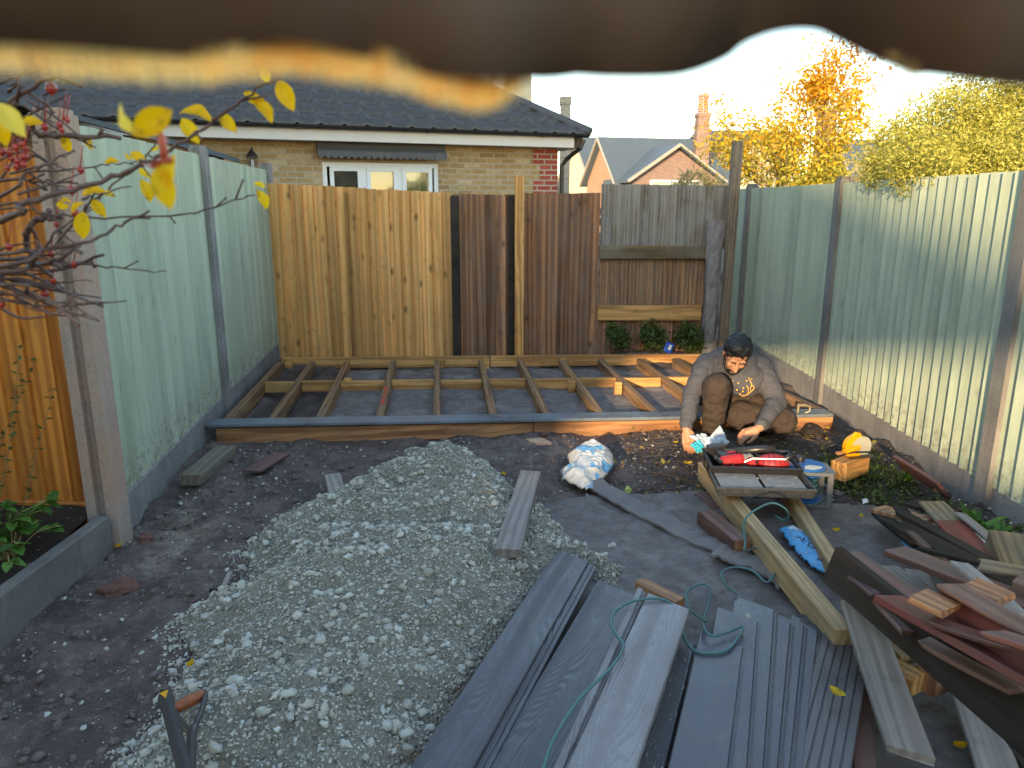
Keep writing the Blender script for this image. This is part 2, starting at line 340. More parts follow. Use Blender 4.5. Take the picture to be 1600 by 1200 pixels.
def soil_main():
    s = N('brown_soil'); v = s.co(); n1 = s.noise(v, 2.2, 6, .65); n2 = s.noise(v, 24, 6, .7); n3 = s.noise(v, 150, 3, .6)
    c = s.mix(s.ramp(n1, [(.35, 0.), (.62, 1.)]), (.080, .054, .046), (.185, .132, .115)); c = s.mix(s.ramp(n2, [(.48, 0.), (.7, .75)]), c, (.29, .225, .205))
    # sandy spill by the fence post and pale dust patches
    a = s.n('Attribute'); a.attribute_name = 'sand'; c = s.mix(s.math('MULTIPLY', a.outputs['Fac'], s.ramp(n2, [(.35, .3), (.6, 1.)])), c, (.36, .29, .23))
    w = s.n('Attribute'); w.attribute_name = 'wet'; c = s.mix(w.outputs['Fac'], c, s.mix(n2, (.022, .018, .016), (.075, .058, .045)))
    vo = s.n('TexVoronoi'); vo.inputs['Scale'].default_value = 75; s.l(v, vo.inputs['Vector'])
    sp = s.n('SeparateColor'); s.l(vo.outputs['Color'], sp.inputs[0])
    g = s.math('MULTIPLY', s.math('GREATER_THAN', sp.outputs[0], .9), s.math('LESS_THAN', vo.outputs['Distance'], .3))
    c = s.mix(s.math('MULTIPLY', g, .75), c, (.42, .37, .34)); c = s.mix(s.ramp(n3, [(.32, .55), (.5, 0.)]), c, (.035, .028, .028))
    h = s.math('ADD', s.math('MULTIPLY', n2, 1.), s.math('ADD', s.math('MULTIPLY', n3, .4), s.math('MULTIPLY', g, .3)))
    c = s.mix(s.ramp(s.noise(v, 7, 5, .7), [(.4, .6), (.55, 0.)]), c, (.05, .034, .032)); return s.fin(c, s.ramp(n2, [(.35, .55), (.6, .9)]), h, 1., .022, .45)
M['soil'] = soil_main(); M['bed'] = soil('bed_mulch', (.022, .016, .013), (.04, .028, .02), (.075, .05, .035))
def fabric_sheet():
    s = N('landscape_fabric'); v = s.co(); n = s.noise(v, 7, 6, .7); c = s.mix(s.ramp(n, [(.35, 0.), (.7, 1.)]), (.115, .10, .10), (.22, .195, .185))
    c = s.mix(s.ramp(s.noise(v, 20, 6, .75), [(.47, 0.), (.60, .9)]), c, (.115, .085, .075)); c = s.mix(s.ramp(s.noise(v, 3., 5, .7), [(.54, 0.), (.66, .7)]), c, (.25, .23, .21)); return s.fin(c, .7, s.noise(v, 30, 6, .75), .7, .012, .45)
M['sheet'] = fabric_sheet()
def gravel_m():
    s = N('pale_gravel'); a = s.n('Attribute'); a.attribute_name = 'tint'; v = s.co(); n = s.noise(v, 60, 5, .7)
    c = s.ramp(a.outputs['Fac'], [(0, (.36, .34, .285)), (.35, (.47, .455, .39)), (.85, (.53, .525, .46)), (1, (.60, .60, .56))])
    c = s.mix(s.ramp(n, [(.35, .35), (.55, 0.)]), c, (.20, .18, .15)); return s.fin(c, .85, n, .5, .004, .3)
M['gravel'] = gravel_m()
def gravel_base():
    s = N('gravel_fines'); v = s.co(); n1 = s.noise(v, 5, 5, .6); vo = s.n('TexVoronoi'); vo.inputs['Scale'].default_value = 85; s.l(v, vo.inputs['Vector'])
    n2 = s.noise(v, 60, 5, .7); c = s.mix(s.ramp(n1, [(.35, 0.), (.65, 1.)]), (.44, .40, .325), (.54, .51, .43)); c = s.mix(s.ramp(n2, [(.34, .5), (.5, 0.)]), c, (.12, .105, .09))
    h = s.math('ADD', s.math('MULTIPLY', vo.outputs['Distance'], -1.4), s.math('MULTIPLY', n2, 1.3)); return s.fin(c, .9, h, 1., .035, .25)
M['gbase'] = gravel_base()
def composite(name, base, groove=False):
    s = N(name); off = s.tintoff(11.); v = s.co((.16, 1, 1), off=off)
    cn = s.noise(s.co((.10, 1, 1), off=off), 8., 1., .4); wv = s.math('MULTIPLY_ADD', s.math('SINE', s.math('MULTIPLY', cn, 300.)), .5); wv.node.inputs[2].default_value = .5
    n = s.noise(s.co(off=off), 5, 4, .6); dr = s.n('TexVoronoi'); dr.inputs['Scale'].default_value = 90; s.l(s.co(off=off), dr.inputs['Vector'])
    sp = s.n('SeparateColor'); s.l(dr.outputs['Color'], sp.inputs[0]); drop = s.math('MULTIPLY', s.math('GREATER_THAN', sp.outputs[0], .86), s.ramp(dr.outputs['Distance'], [(.0, 1.), (.36, 0.)]))
    c = s.mix(s.ramp(n, [(.35, 0.), (.7, 1.)]), sca(base, .8), sca(base, 1.25)); c = s.mix(s.ramp(wv, [(0., .28 if not groove else .02), (.3, 0.), (.8, 0.), (1., .0)]), c, sca(base, .35))
    c = s.mix(s.math('MULTIPLY', drop, .35), c, (.4, .42, .45)); c = s.mix(s.ramp(s.noise(s.co((.5, 1, 1), off=off), 12, 6, .75), [(.54, 0.), (.70, .5)]), c, (.15, .125, .105))
    h = s.math('ADD', s.math('MULTIPLY', wv, .8 if not groove else .12), s.math('MULTIPLY', drop, .9))
    return s.fin(c, s.ramp(n, [(.35, .26), (.7, .48)]), h, .42, .0035, .5)
M['comp'] = composite('composite_dark', (.066, .067, .079)); M['comp_l'] = composite('composite_light', (.22, .205, .215)); M['comp_g'] = composite('composite_brown', (.10, .088, .088), True)
M['comp_f'] = composite('composite_plain', (.072, .074, .087), True); M['compfront'] = composite('composite_blue_grey', (.13, .155, .18), True)
M['brick'] = brick('yellow_stock_brick', [(.30, .19, .09), (.46, .31, .15), (.40, .26, .12), (.55, .41, .25)], (.46, .38, .28))
M['redbrick'] = brick('red_quoin_brick', [(.36, .07, .05), (.42, .10, .07)], (.5, .42, .36)); M['farbrick'] = brick('far_brick', [(.20, .12, .10), (.26, .16, .13)], (.24, .20, .18)); M['barge'] = plain('far_barge_paint', (.30, .28, .24), .7)
M['farorange'] = brick('far_orange_brick', [(.36, .18, .10), (.42, .22, .13)], (.45, .36, .28)); M['creambrick'] = brick('cream_brick', [(.62, .50, .32), (.70, .58, .38)], (.6, .52, .4))
M['chimbrick'] = brick('pale_chimney_brick', [(.30, .27, .22), (.42, .38, .31)], (.4, .37, .32))
M['postold_x'] = wood('old_offcut', (.19, .16, .12), (.09, .075, .055), 'X', .4, .8, .2, (.20, .18, .15), .4)
M['white'] = plain('white_upvc', (.75, .77, .80), .3, var=.04); M['cream'] = plain('cream_render', (.42, .38, .31), .8, var=.08, scale=4)
M['fascia'] = plain('white_fascia', (.62, .58, .54), .5, var=.1, scale=6); M['black'] = plain('black_plastic', (.018, .018, .02), .35, var=.2)
M['tile'] = plain('dark_roof_tile', (.060, .055, .053), .4, var=.6, scale=14, bump=.3); M['slate'] = plain('far_slate', (.07, .095, .12), .6, var=.25, scale=6)
M['lead'] = plain('grey_blind_fabric', (.10, .10, .105), .8, var=.25, scale=25, bump=.3)
M['dkglass'] = plain('window_glass_dark', (.018, .019, .018), .25, var=.3, scale=3, spec=.15); M['curtain'] = plain('curtain', (.12, .07, .035), .8, var=.5, scale=9); M['net'] = plain('pale_blind', (.30, .26, .17), .7, var=.25, scale=10)
def glass():
    s = N('clear_glass'); s.fin((.9, .95, 1.), .02, spec=.6); s.b.inputs['Transmission Weight'].default_value = 1; s.b.inputs['IOR'].default_value = 1.1
    t = s.n('BsdfTransparent'); mx = s.n('MixShader'); mx.inputs[0].default_value = .12; gl = s.n('BsdfGlossy'); gl.inputs['Roughness'].default_value = .03
    s.l(t.outputs[0], mx.inputs[1]); s.l(gl.outputs[0], mx.inputs[2]); s.l(mx.outputs[0], s.out.inputs[0]); return s.m
M['glass'] = glass()
M['bark'] = plain('twig_bark', (.10, .055, .045), .5, var=.5, scale=60, bump=.4); M['treebark'] = plain('tree_bark', (.11, .09, .07), .8, var=.4, scale=12, bump=.5); M['barebark'] = plain('bare_tree_bark', (.20, .15, .14), .8, var=.3, scale=12)
M['yleaf'] = leafmat('yellow_apple_leaf', [(.86, .46, .01), (.92, .60, .02), (.90, .70, .12)], .55, .55); M['berry'] = plain('berry_skin', (.34, .035, .025), .2, var=.5, scale=50)
M['autumn'] = leafmat('autumn_leaf', [(.62, .26, .02), (.66, .42, .04), (.48, .42, .06), (.26, .27, .05)], .45); M['bush'] = leafmat('bush_leaf', [(.15, .16, .02), (.40, .37, .06), (.60, .54, .16)], .4)
M['gleaf'] = leafmat('green_leaf', [(.04, .11, .02), (.08, .20, .03), (.12, .27, .05)], .35); M['weed'] = leafmat('weed_leaf', [(.035, .065, .015), (.08, .12, .03), (.14, .17, .04)], .3); M['pleaf'] = leafmat('pale_shrub_leaf', [(.35, .30, .12), (.50, .42, .2), (.30, .28, .12)], .35)
M['straw'] = plain('dry_stem', (.26, .20, .08), .7, var=.4, scale=30)
# ------------------------------------------------------------ ground
def P2(pts): return np.array([[G(x, y, z)[0], G(x, y, z)[1]] for (x, y, z) in pts])
def sdf(poly, x, y):
    """signed distance, positive inside"""
    d = np.full(x.shape, 1e9); ins = np.zeros(x.shape, bool); n = len(poly)
    for i in range(n):
        a = poly[i]; b = poly[(i+1) % n]; ex, ey = b-a; wx, wy = x-a[0], y-a[1]
        t = np.clip((wx*ex+wy*ey)/(ex*ex+ey*ey), 0, 1); d = np.minimum(d, np.hypot(wx-ex*t, wy-ey*t))
        c = ((a[1] <= y) & (b[1] > y)) | ((b[1] <= y) & (a[1] > y))
        with np.errstate(divide='ignore', invalid='ignore'): xi = a[0]+(y-a[1])/(b[1]-a[1])*ex
        ins ^= c & (x < xi)
    return np.where(ins, d, -d)
def axis_(lo, a, b, hi, st):
    m = np.arange(a, b+1e-6, st); l = [a]; s_ = st
    while l[-1] > lo: s_ *= 1.35; l.append(l[-1]-s_)
    r = [b]; s_ = st
    while r[-1] < hi: s_ *= 1.35; r.append(r[-1]+s_)
    return np.concatenate([np.array(l[1:])[::-1], m, np.array(r[1:])])
def gh(x, y):
    """ground height"""
    x = np.asarray(x, float); y = np.asarray(y, float)
    h = .035*fbm(x*1.6, y*1.6, 3)+.045*fbm(x*6, y*6, 5)+.016*np.abs(fbm(x*22, y*22, 3))
    h = h*np.clip((y-.2)/.6, 0, 1)-.012
    h += .10*np.exp(-((x-1.45)/.75)**2-((y-7.02)/.16)**2)           # soil heaped along the back fence
    rt = np.clip((x-1.75)/.5, 0, 1)*np.clip((y-2.6)/.5, 0, 1)*np.clip((4.75-y)/.4, 0, 1); h += rt*(.035+.05*fbm(x*6, y*6, 3))
    h += .05*np.exp(-((x+1.27)/.12)**2-((y-2.63)/.09)**2)
    far = (np.abs(x) > 6) | (y > 12); h = np.where(far, -.02, h)
    return h
gx = axis_(-400, -2.6, 2.8, 400, .022); gy = axis_(-60, .9, 7.6, 900, .022)
XX, YY = np.meshgrid(gx, gy, indexing='ij'); ZZ = gh(XX, YY)
nx, ny = XX.shape; ii = np.arange(nx*ny).reshape(nx, ny)
F_ = np.stack([ii[:-1, :-1], ii[1:, :-1], ii[1:, 1:], ii[:-1, 1:]], -1).reshape(-1, 4)
ground = np_mesh('ground', np.stack([XX, YY, ZZ], -1).reshape(-1, 3), F_, M['soil'], smooth=True); tag(ground, kind='structure')
sand = np.exp(-((XX+1.55)/.16)**2-((YY-3.25)/.38)**2)*1.1+.7*np.exp(-((XX-.12)/.35)**2-((YY-4.35)/.12)**2)+.35*np.exp(-((XX+1.9)/.2)**2-((YY-4.5)/.3)**2)
sand = np.clip(sand*(1+3*fbm(XX*8, YY*8, 3)), 0, 1)
wet = np.clip((XX-.5)/.4, 0, 1)*np.clip((YY-3.0)/.5, 0, 1)*np.clip((4.7-YY)/.2, .25, 1)*.75+np.clip((XX-1.8)/.2, 0, 1)*np.clip((YY-2.5)/.3, 0, 1)*.25
wet = np.maximum(wet, np.clip((YY-4.7)/.1, 0, 1)*.35); wet = np.clip(wet*(1+1.2*fbm(XX*5, YY*5, 3)), 0, .95)
for nm, arr in (('sand', sand), ('wet', wet)):
    at = ground.data.attributes.new(nm, 'FLOAT', 'POINT'); at.data.foreach_set('value', arr.reshape(-1).astype(np.float32))
def gz(x, y): return float(gh(x, y))
def sheet(name, poly, mat, lift=.008, st=.03, wr=.012):
    x0, y0 = poly.min(0); x1, y1 = poly.max(0); gx_ = np.arange(x0, x1+st, st); gy_ = np.arange(y0, y1+st, st)
    X, Y = np.meshgrid(gx_, gy_, indexing='ij'); S = sdf(poly, X, Y); Z = gh(X, Y)*.5+lift+wr*np.abs(fbm(X*2.2+5, Y*5, 3))
    # wrinkle ridges
    Z += .010*np.exp(-((X*.55+Y*.83-3.25+.15*fbm(X*2, Y*2, 2))/.012)**2)+.007*np.exp(-((X*.75+Y*.66-3.05+.2*fbm(X*2+3, Y*2, 2))/.012)**2)
    i_ = np.arange(X.size).reshape(X.shape); f = np.stack([i_[:-1, :-1], i_[1:, :-1], i_[1:, 1:], i_[:-1, 1:]], -1).reshape(-1, 4)
    keep = (S.reshape(-1)[f] > -.02).all(1); return np_mesh(name, np.stack([X, Y, Z], -1).reshape(-1, 3), f[keep], mat, smooth=True)
shp = P2([(745, 830, 0), (860, 790, 0), (960, 775, 0), (1100, 770, 0), (1300, 790, 0), (1420, 800, 0), (1560, 880, 0), (1700, 1050, 0), (1800, 1400, 0), (700, 1400, 0), (700, 1000, 0)])
tag(sheet('weed_fabric', shp, M['sheet'], .02), 'wrinkled dark grey weed fabric lying on the soil under the timber heap', 'ground fabric')
shd = np.array([[-1.35, 4.85], [1.75, 4.95], [1.7, 6.55], [-1.45, 6.5]])
tag(sheet('weed_fabric', shd, M['sheet'], .022), 'dark weed fabric laid on the soil between the deck joists', 'ground fabric')
# planting bed (left)
bx_, by_ = np.meshgrid(np.arange(-5.5, -1.82, .04), np.arange(.6, 3.15, .04), indexing='ij')
bz = .10+.05*fbm(bx_*5, by_*5, 4)+.05*np.exp(-((by_-3.1)/.35)**2); i_ = np.arange(bx_.size).reshape(bx_.shape)
tag(np_mesh('soil_bed', np.stack([bx_, by_, bz], -1).reshape(-1, 3), np.stack([i_[:-1, :-1], i_[1:, :-1], i_[1:, 1:], i_[:-1, 1:]], -1).reshape(-1, 4), M['bed'], smooth=True), kind='structure')
# gravel heap
gp = P2([(600, 742, 0), (680, 728, 0), (760, 735, 0), (800, 765, 0), (850, 805, 0), (900, 860, 0), (985, 890, 0), (965, 930, 0), (880, 900, 0), (820, 985, 0), (740, 1090, 0), (660, 1230, 0), (600, 1350, 0),
         (80, 1350, 0), (130, 1240, 0), (270, 1110, 0), (300, 1050, 0), (285, 975, 0), (330, 945, 0), (400, 915, 0), (380, 870, 0), (440, 815, 0), (520, 780, 0)])
def mound(x, y):
    d = sdf(gp, x, y)+.05*fbm(x*7, y*7, 3); t = np.clip(d/.42, 0, 1); t = t*(1.7-.7*t)
    pk = 1+.55*np.exp(-((x+.33)/.5)**2-((y-3.75)/.4)**2)-.35*np.exp(-((x+.3)/.8)**2-((y-2.95)/.12)**2)+.15*np.exp(-((x+.5)/.5)**2-((y-2.5)/.35)**2)
    return np.where(d > 0, .012+.17*t*pk, -.05)+.035*fbm(x*4, y*4, 3)*t+(.05*(np.abs(fbm(x*8, y*8, 4))-.10)+.022*fbm(x*24, y*24, 3))*np.clip(d/.05, 0, 1), d
x0, y0 = gp.min(0)-.05; x1, y1 = gp.max(0)+.05
X, Y = np.meshgrid(np.arange(x0, x1, .014), np.arange(y0, y1, .014), indexing='ij'); Z, S = mound(X, Y)
i_ = np.arange(X.size).reshape(X.shape); f = np.stack([i_[:-1, :-1], i_[1:, :-1], i_[1:, 1:], i_[:-1, 1:]], -1).reshape(-1, 4); keep = (S.reshape(-1)[f] > -.03).all(1)
gb = np_mesh('gravel_heap', np.stack([X, Y, Z], -1).reshape(-1, 3), f[keep], M['gbase'], smooth=True)
tag(gb, 'low spread heap of pale grey crushed gravel on the brown soil', 'gravel', kind='stuff')
def ico(sub):
    bm = bmesh.new(); bmesh.ops.create_icosphere(bm, subdivisions=sub, radius=1); v = np.array([x.co[:] for x in bm.verts]); f = np.array([[q.index for q in x.verts] for x in bm.faces]); bm.free(); return v, f
def stones(name, pts, sizes, mat, sub=1, parent=None, flat=.7, tint=None):
    bv, bf = ico(sub); Vs = []; Fs = []; Ts = []; n = 0
    var = []
    for k in range(24):
        d = 1+.28*RNG.standard_normal((len(bv), 1)).clip(-1.4, 1.4); q = bv*d*np.array([1, RNG.uniform(.6, .95), RNG.uniform(.45, .8)*flat/.7]); var.append(q)
    for i, (p, s_) in enumerate(zip(pts, sizes)):
        e = Matrix.Rotation(RNG.uniform(0, 6.28), 3, 'Z') @ Matrix.Rotation(RNG.normal(0, .5), 3, 'X'); q = var[i % 24] @ np.array(e).T*s_+np.array(p)
        Vs.append(q); Fs.append(bf+n); n += len(bv); Ts.append(np.full(len(bf), RNG.random() if tint is None else tint))
    return np_mesh(name, np.concatenate(Vs), np.concatenate(Fs), mat, parent, tint=np.concatenate(Ts))
def scatter_heap(n, lo, hi, pw, name, sub):
    xs = RNG.uniform(x0, x1, n*3); ys = RNG.uniform(y0, y1, n*3); z, d = mound(xs, ys); k = (d > -.04-.05*RNG.random(n*3)) & (ys > 1.35); xs, ys, z, d = [a[k][:n] for a in (xs, ys, z, d)]
    s_ = lo+(hi-lo)*RNG.random(len(xs))**pw; z = np.where(d > 0, z, gh(xs, ys))
    return stones(name, np.stack([xs, ys, z+s_*.15], -1), s_, M['gravel'], sub, gb)
tag(scatter_heap(30000, .0022, .0062, 1.5, 'small_gravel', 0 if 0 else 1), kind='stuff')
tag(scatter_heap(1900, .007, .021, 3., 'coarse_gravel', 2), kind='stuff')
# scattered grit and small stones on the soil
n = 2600; xs = RNG.uniform(-1.75, 2.3, n); ys = 1.3+3.3*RNG.random(n)**1.1; sz = .0025+.010*RNG.random(n)**3.5
tag(stones('soil_stones', np.stack([xs, ys, gh(xs, ys)+.002], -1), sz, M['gravel'], 1), 'small stones and crumbs scattered over the brown soil', 'stones', kind='stuff')
M['clod'] = soil('clod_soil', (.14, .10, .092), (.24, .185, .17), (.19, .14, .13))
n = 9000; xs = RNG.uniform(-1.78, 2.3, n); ys = 1.3+3.4*RNG.random(n); sz = .003+.020*RNG.random(n)**4.5
tag(stones('soil_crumbs', np.stack([xs, ys, gh(xs, ys)], -1), sz, M['clod'], 1), 'loose crumbs of dark soil over the bare ground', 'soil crumbs', kind='stuff')
# ------------------------------------------------------------ fences
def panel(A, B, z0, z1, mat, parent, side, pitch=.105, z1b=None, name='fence_panel', reverse=False, thick=.020):
    """feather edge boards; side=+1: garden on the left of A->B, -1: on the right"""
    A = Vector((A[0], A[1], 0)); B = Vector((B[0], B[1], 0)); L = (B-A).length; d = (B-A)/L; mb = MB(); n = max(1, round(L/pitch)); p = L/n
    for i in range(n):
        x0 = i*p; x1 = x0+p+.012 if i < n-1 else x0+p; zt = z1+((z1b if z1b is not None else z1)-z1)*(i+.5)/n+random.uniform(-.004, .004)
        t0, t1 = (.004, thick) if not reverse else (thick, .004); o0, o1 = (0, .007) if not reverse else (.007, 0)
        a, b = (x0, x1) if not reverse else (x0-(.012 if i else 0), x0+p)
        j = random.uniform(-.001, .001)
        q = [(a, side*(o0+j)), (b, side*(o1+j)), (b, side*(o1+t1+j)), (a, side*(o0+t0+j))]
        vs = [(x, y, z0) for x, y in q]+[(x, y, zt) for x, y in q]
        mb.add(vs, [(0, 1, 2, 3), (4, 5, 6, 7), (0, 1, 5, 4), (1, 2, 6, 5), (2, 3, 7, 6), (3, 0, 4, 7)])
    mb.box((L/2, -side*.03, z0+.25), (L, .04, .07)); mb.box((L/2, -side*.03, z1-.25), (L, .04, .07))
    o = mb.build(name, mat, parent); o.location = A; o.rotation_euler = (0, 0, math.atan2(d.y, d.x)); return o
def cpost(x, y, h, parent, mat, rz=0, w=.1, name='post', cap=True):
    mb = MB(); b = .012; M_ = Matrix.Rotation(rz, 3, 'Z')
    # H section: the slots take the panels, along local Y
    P = [(-w/2, -w/2), (-.02, -w/2), (-.02, -.028), (.02, -.028), (.02, -w/2), (w/2, -w/2), (w/2, w/2), (.02, w/2), (.02, .028), (-.02, .028), (-.02, w/2), (-w/2, w/2)]
    mb.prism(P, -.1, h-.02, M_); Q = [(p[0]*.82, p[1]*.82) for p in P]; mb.prism(Q, h-.02, h, M_)
    o = mb.build(name, mat, parent); o.location = (x, y, 0); return o
def gboard(A, B, h, parent, mat, t=.045, z0=-.06, name='gravel_board'):
    A = Vector((A[0], A[1], 0)); B = Vector((B[0], B[1], 0)); L = (B-A).length; mb = MB(); mb.box((L/2, 0, (h+z0)/2), (L, t, h-z0), bev=.006)
    o = mb.build(name, mat, parent); o.location = A; o.rotation_euler = (0, 0, math.atan2(B.y-A.y, B.x-A.x)); return o
def toward(A, B, k): A = Vector(A); B = Vector(B); return A+(B-A).normalized()*k
# left green fence
LP = [(-1.80, 3.07), (-2.065, 5.09), (-2.30, 7.18)]
fl = empty('close_board_fence', (0, 0, 0)); tag(fl, 'pale sage green board fence with two panels between concrete posts, on the left', 'fence')
cpost(*LP[0], 1.84, fl, M['concpink'], rad(4), .125); cpost(*LP[1], 1.85, fl, M['conc'], rad(6)); cpost(*LP[2], 1.845, fl, M['conc'], rad(6))
for a, b, zt, zb in ((0, 1, 1.80, 1.79), (1, 2, 1.79, 1.78)):
    A = toward(LP[a], LP[b], .03); B = toward(LP[b], LP[a], .03); gboard(A, B, .16, fl, M['conc']); panel(A, B, .155, zt, M['green'], fl, -1, z1b=zb, thick=.011)
# right green fence
RP = [(2.22, 1.25), (2.315, 3.355), (2.365, 5.44), (2.345, 7.45)]
fr = empty('close_board_fence', (0, 0, 0)); tag(fr, 'grey green board fence behind the crouching man, with a bush hanging over it', 'fence')
for i, (x, y) in enumerate(RP): cpost(x, y, 1.665 if i != 1 else 1.66, fr, M['postconc'], rad(-2))
for a in range(3):
    A = toward(RP[a], RP[a+1], .03); B = toward(RP[a+1], RP[a], .03); gboard(A, B, .17, fr, M['conc']); panel(A, B, .165, 1.62, M['green'], fr, 1, pitch=.092, thick=.024)
A = toward(RP[3], (2.33, 8.1), .05); panel(A, (2.33, 7.9), .1, 1.62, M['green'], fr, 1)
# orange fence on the left
fo = empty('orange_fence', (-2.8, 3.15, 0)); tag(fo, 'bright orange stained timber fence behind the planting bed', 'fence')
o = panel((-5.2, 3.32), (-1.87, 3.13), .17, 1.70, M['orangefence'], fo, -1, pitch=.125, thick=.014); o.location -= fo.location
o = gboard((-5.2, 3.31), (-1.87, 3.115), .175, fo, M['orangefence'], name='base_rail'); o.location -= fo.location
# back fence
def YB(px): return 7.05+.15*(px-425)/700
def bx(px, py=430): return D(px, py, YB(px))
FA = empty('new_timber_fence', (bx(430).x, 7.06, 0)); tag(FA, 'new honey coloured board fence below the kitchen window', 'fence')
def bpanel(p0, p1, z1a, z1b, mat, root, nm='fence_panel', pitch=.098, z0=.02, **k):
    k.setdefault('thick', .030)
    a = bx(p0); b = bx(p1); o = panel((a.x, a.y), (b.x, b.y), z0, z1a, mat, root, -1, pitch, z1b, nm, **k); o.location -= root.location; return o
bpanel(428, 545, 1.66, 1.63, M['tan'], FA); bpanel(544.5, 706, 1.625, 1.575, M['tan'], FA)
p = MB(); p.box((0, 0, .8), (.02, .03, 1.56)); o = p.build('batten', wood('brown_batten', (.30, .15, .05), (.14, .06, .02), 'Z', .6), FA); v = bx(548); o.location = Vector((v.x, v.y-.045, 0))-FA.location
FB = empty('old_timber_fence', (bx(755).x, 7.12, 0)); tag(FB, 'dark brown stained board fence to the left of the tall new post', 'fence')
bpanel(709, 804, 1.565, 1.56, M['brownfence'], FB, pitch=.1)
p = MB(); p.box((0, 0, .78), (.075, .075, 1.54), bev=.005); o = p.build('post', M['darkboard'], FB); v = bx(713); o.location = Vector((v.x, v.y-.055, 0))-FB.location
p = MB(); p.box((0, 0, .78), (.06, .03, 1.54), bev=.005); o = p.build('post', M['darkboard'], FB); v = bx(799); o.location = Vector((v.x, v.y-.05, 0))-FB.location
FC = empty('old_timber_fence', (bx(870).x, 7.15, 0)); tag(FC, 'weathered reddish brown board fence to the right of the tall new post', 'fence')
bpanel(819, 934, 1.57, 1.575, M['brownfence'], FC, pitch=.1)
tp = MB(); tp.box((0, 0, .86), (.085, .085, 1.74), bev=.006); v = bx(811); tpo = tp.build('fence_post', M['postZ']); tpo.location = (v.x, v.y-.09, 0); tag(tpo, 'tall knotty new timber post standing proud of the brown fence', 'post')
FD = empty('patched_fence', (bx(1020).x, 7.2, 0)); tag(FD, 'old grey patched fence with horizontal rails behind the small shrubs', 'fence')
bpanel(936, 1132, 1.655, 1.64, M['greyfence'], FD, 'upper_boards', .085, 1.06); bpanel(936, 1112, 1.08, 1.07, M['greyfence_low'], FD, 'middle_boards', .085, .44); bpanel(936, 1100, .46, .45, M['brownfence'], FD, 'lower_boards', .1, .0)
for (pa, pb, za, hh, mt, nm) in ((934, 1106, 1.03, .13, M['railX'], 'rail'), (934, 1096, .45, .15, M['noggin'], 'rail')):
    a = bx(pa); b = bx(pb); L = b.x-a.x; p = MB(); p.box((0, 0, 0), (L, .04, hh), bev=.008); o = p.build(nm, mt, FD); o.location = Vector(((a.x+b.x)/2, a.y-.05, za))-FD.location
# rough concrete stump and tall wooden post by the right corner
sv = bx(1112); mb = MB(); prof = []
for k in range(14):
    z = -.05+1.38*k/13; prof.append([(math.cos(q)*(.075+.012*random.uniform(-1, 1))*(1.25 if k > 11 else 1), math.sin(q)*(.06+.012*random.uniform(-1, 1)), z) for q in [2*math.pi*j/10 for j in range(10)]])
vs = [p for r_ in prof for p in r_]; fs = [(i*10+j, i*10+(j+1) % 10, (i+1)*10+(j+1) % 10, (i+1)*10+j) for i in range(13) for j in range(10)]+[tuple(range(10)), tuple(130+j for j in range(10))]
mb.add(vs, fs); o = mb.build('concrete_post', M['concrough']); o.location = (sv.x-.02, sv.y-.12, 0); tag(o, 'crumbling old concrete post at the end of the patched fence', 'post')
a = D(1122, 545, 7.0); mb = MB(); mb.box((0, 0, 1.0), (.085, .085, 2.05), bev=.006); o = mb.build('fence_post', M['postold']); o.location = (a.x+.04, 7.0, 0); o.rotation_euler = (0, rad(.3), 0)
tag(o, 'tall weathered timber post in the back right corner beside the green fence', 'post')
# concrete edging of the bed
o = gboard((-1.775, 2.98), (-1.83, 1.0), .165, None, M['concdark'], .055, name='bed_edging'); tag(o, 'concrete edging board holding back the planting bed', 'edging')
# ------------------------------------------------------------ deck frame
def bar(name, A, B, w, h, mat, parent, bev=.004, roll=0, sag=0, cut=0):
    """A,B: centre of the top face at both ends"""
    A = Vector(A); B = Vector(B); L = (B-A).length; X_ = (B-A)/L; Y_ = Vector((-X_.y, X_.x, 0)).normalized(); Z_ = X_.cross(Y_)
    R = Matrix((X_, Y_, Z_)).transposed() @ Matrix.Rotation(roll, 3, 'X'); mb = MB(); mb.box((0, 0, -h/2), (L, w, h), bev=bev, tint=random.random())
    if sag or cut:
        mb.v = [(x+cut*y*(1 if x > 0 else 0), y, z+sag*math.cos(math.pi*x/L)) for x, y, z in mb.v]
    o = mb.build(name, mat, parent); M4 = R.to_4x4(); M4.translation = (A+B)/2
    if parent: M4 = Matrix.Translation(-parent.location) @ M4
    o.matrix_world = M4 if not parent else M4; o.location = M4.translation; o.rotation_euler = M4.to_euler(); return o
ZD = .10
deck = empty('deck_frame', (0, 5.7, 0)); tag(deck, 'timber deck subframe of parallel joists set out on the ground', 'deck frame')
fA = G(338, 669, .075); fB = G(1300, 650, .075); fA = Vector((fA.x, fA.y, .074)); fB = Vector((fB.x, fB.y, .074))
def fr_at(t, z=.074): q = fA.lerp(fB, t); return Vector((q.x, q.y, z))
bar('front_joist', fr_at(0), fr_at(.5), .045, .10, M['joistfront'], deck); bar('front_joist', fr_at(.501), fr_at(1), .045, .10, M['joistfront'], deck)
bL = G(440, 559, ZD); bR = G(1108, 553, ZD); bar('back_joist', (bL.x, bL.y, ZD), (bL.lerp(bR, .48)[0], bL.lerp(bR, .48)[1], ZD), .045, .10, M['noggin'], deck); q = bL.lerp(bR, .482); bar('back_joist', (q.x, q.y, ZD), (bR.x, bR.y, ZD), .045, .10, M['noggin'], deck)
JJ = [(352, 440), (423, 489), (498, 543), (592, 615), (683, 683), (771, 751), (855, 812), (940, 876), (1024, 937), (1108, 997), (1190, 1052), (1283, 1104)]
js = []
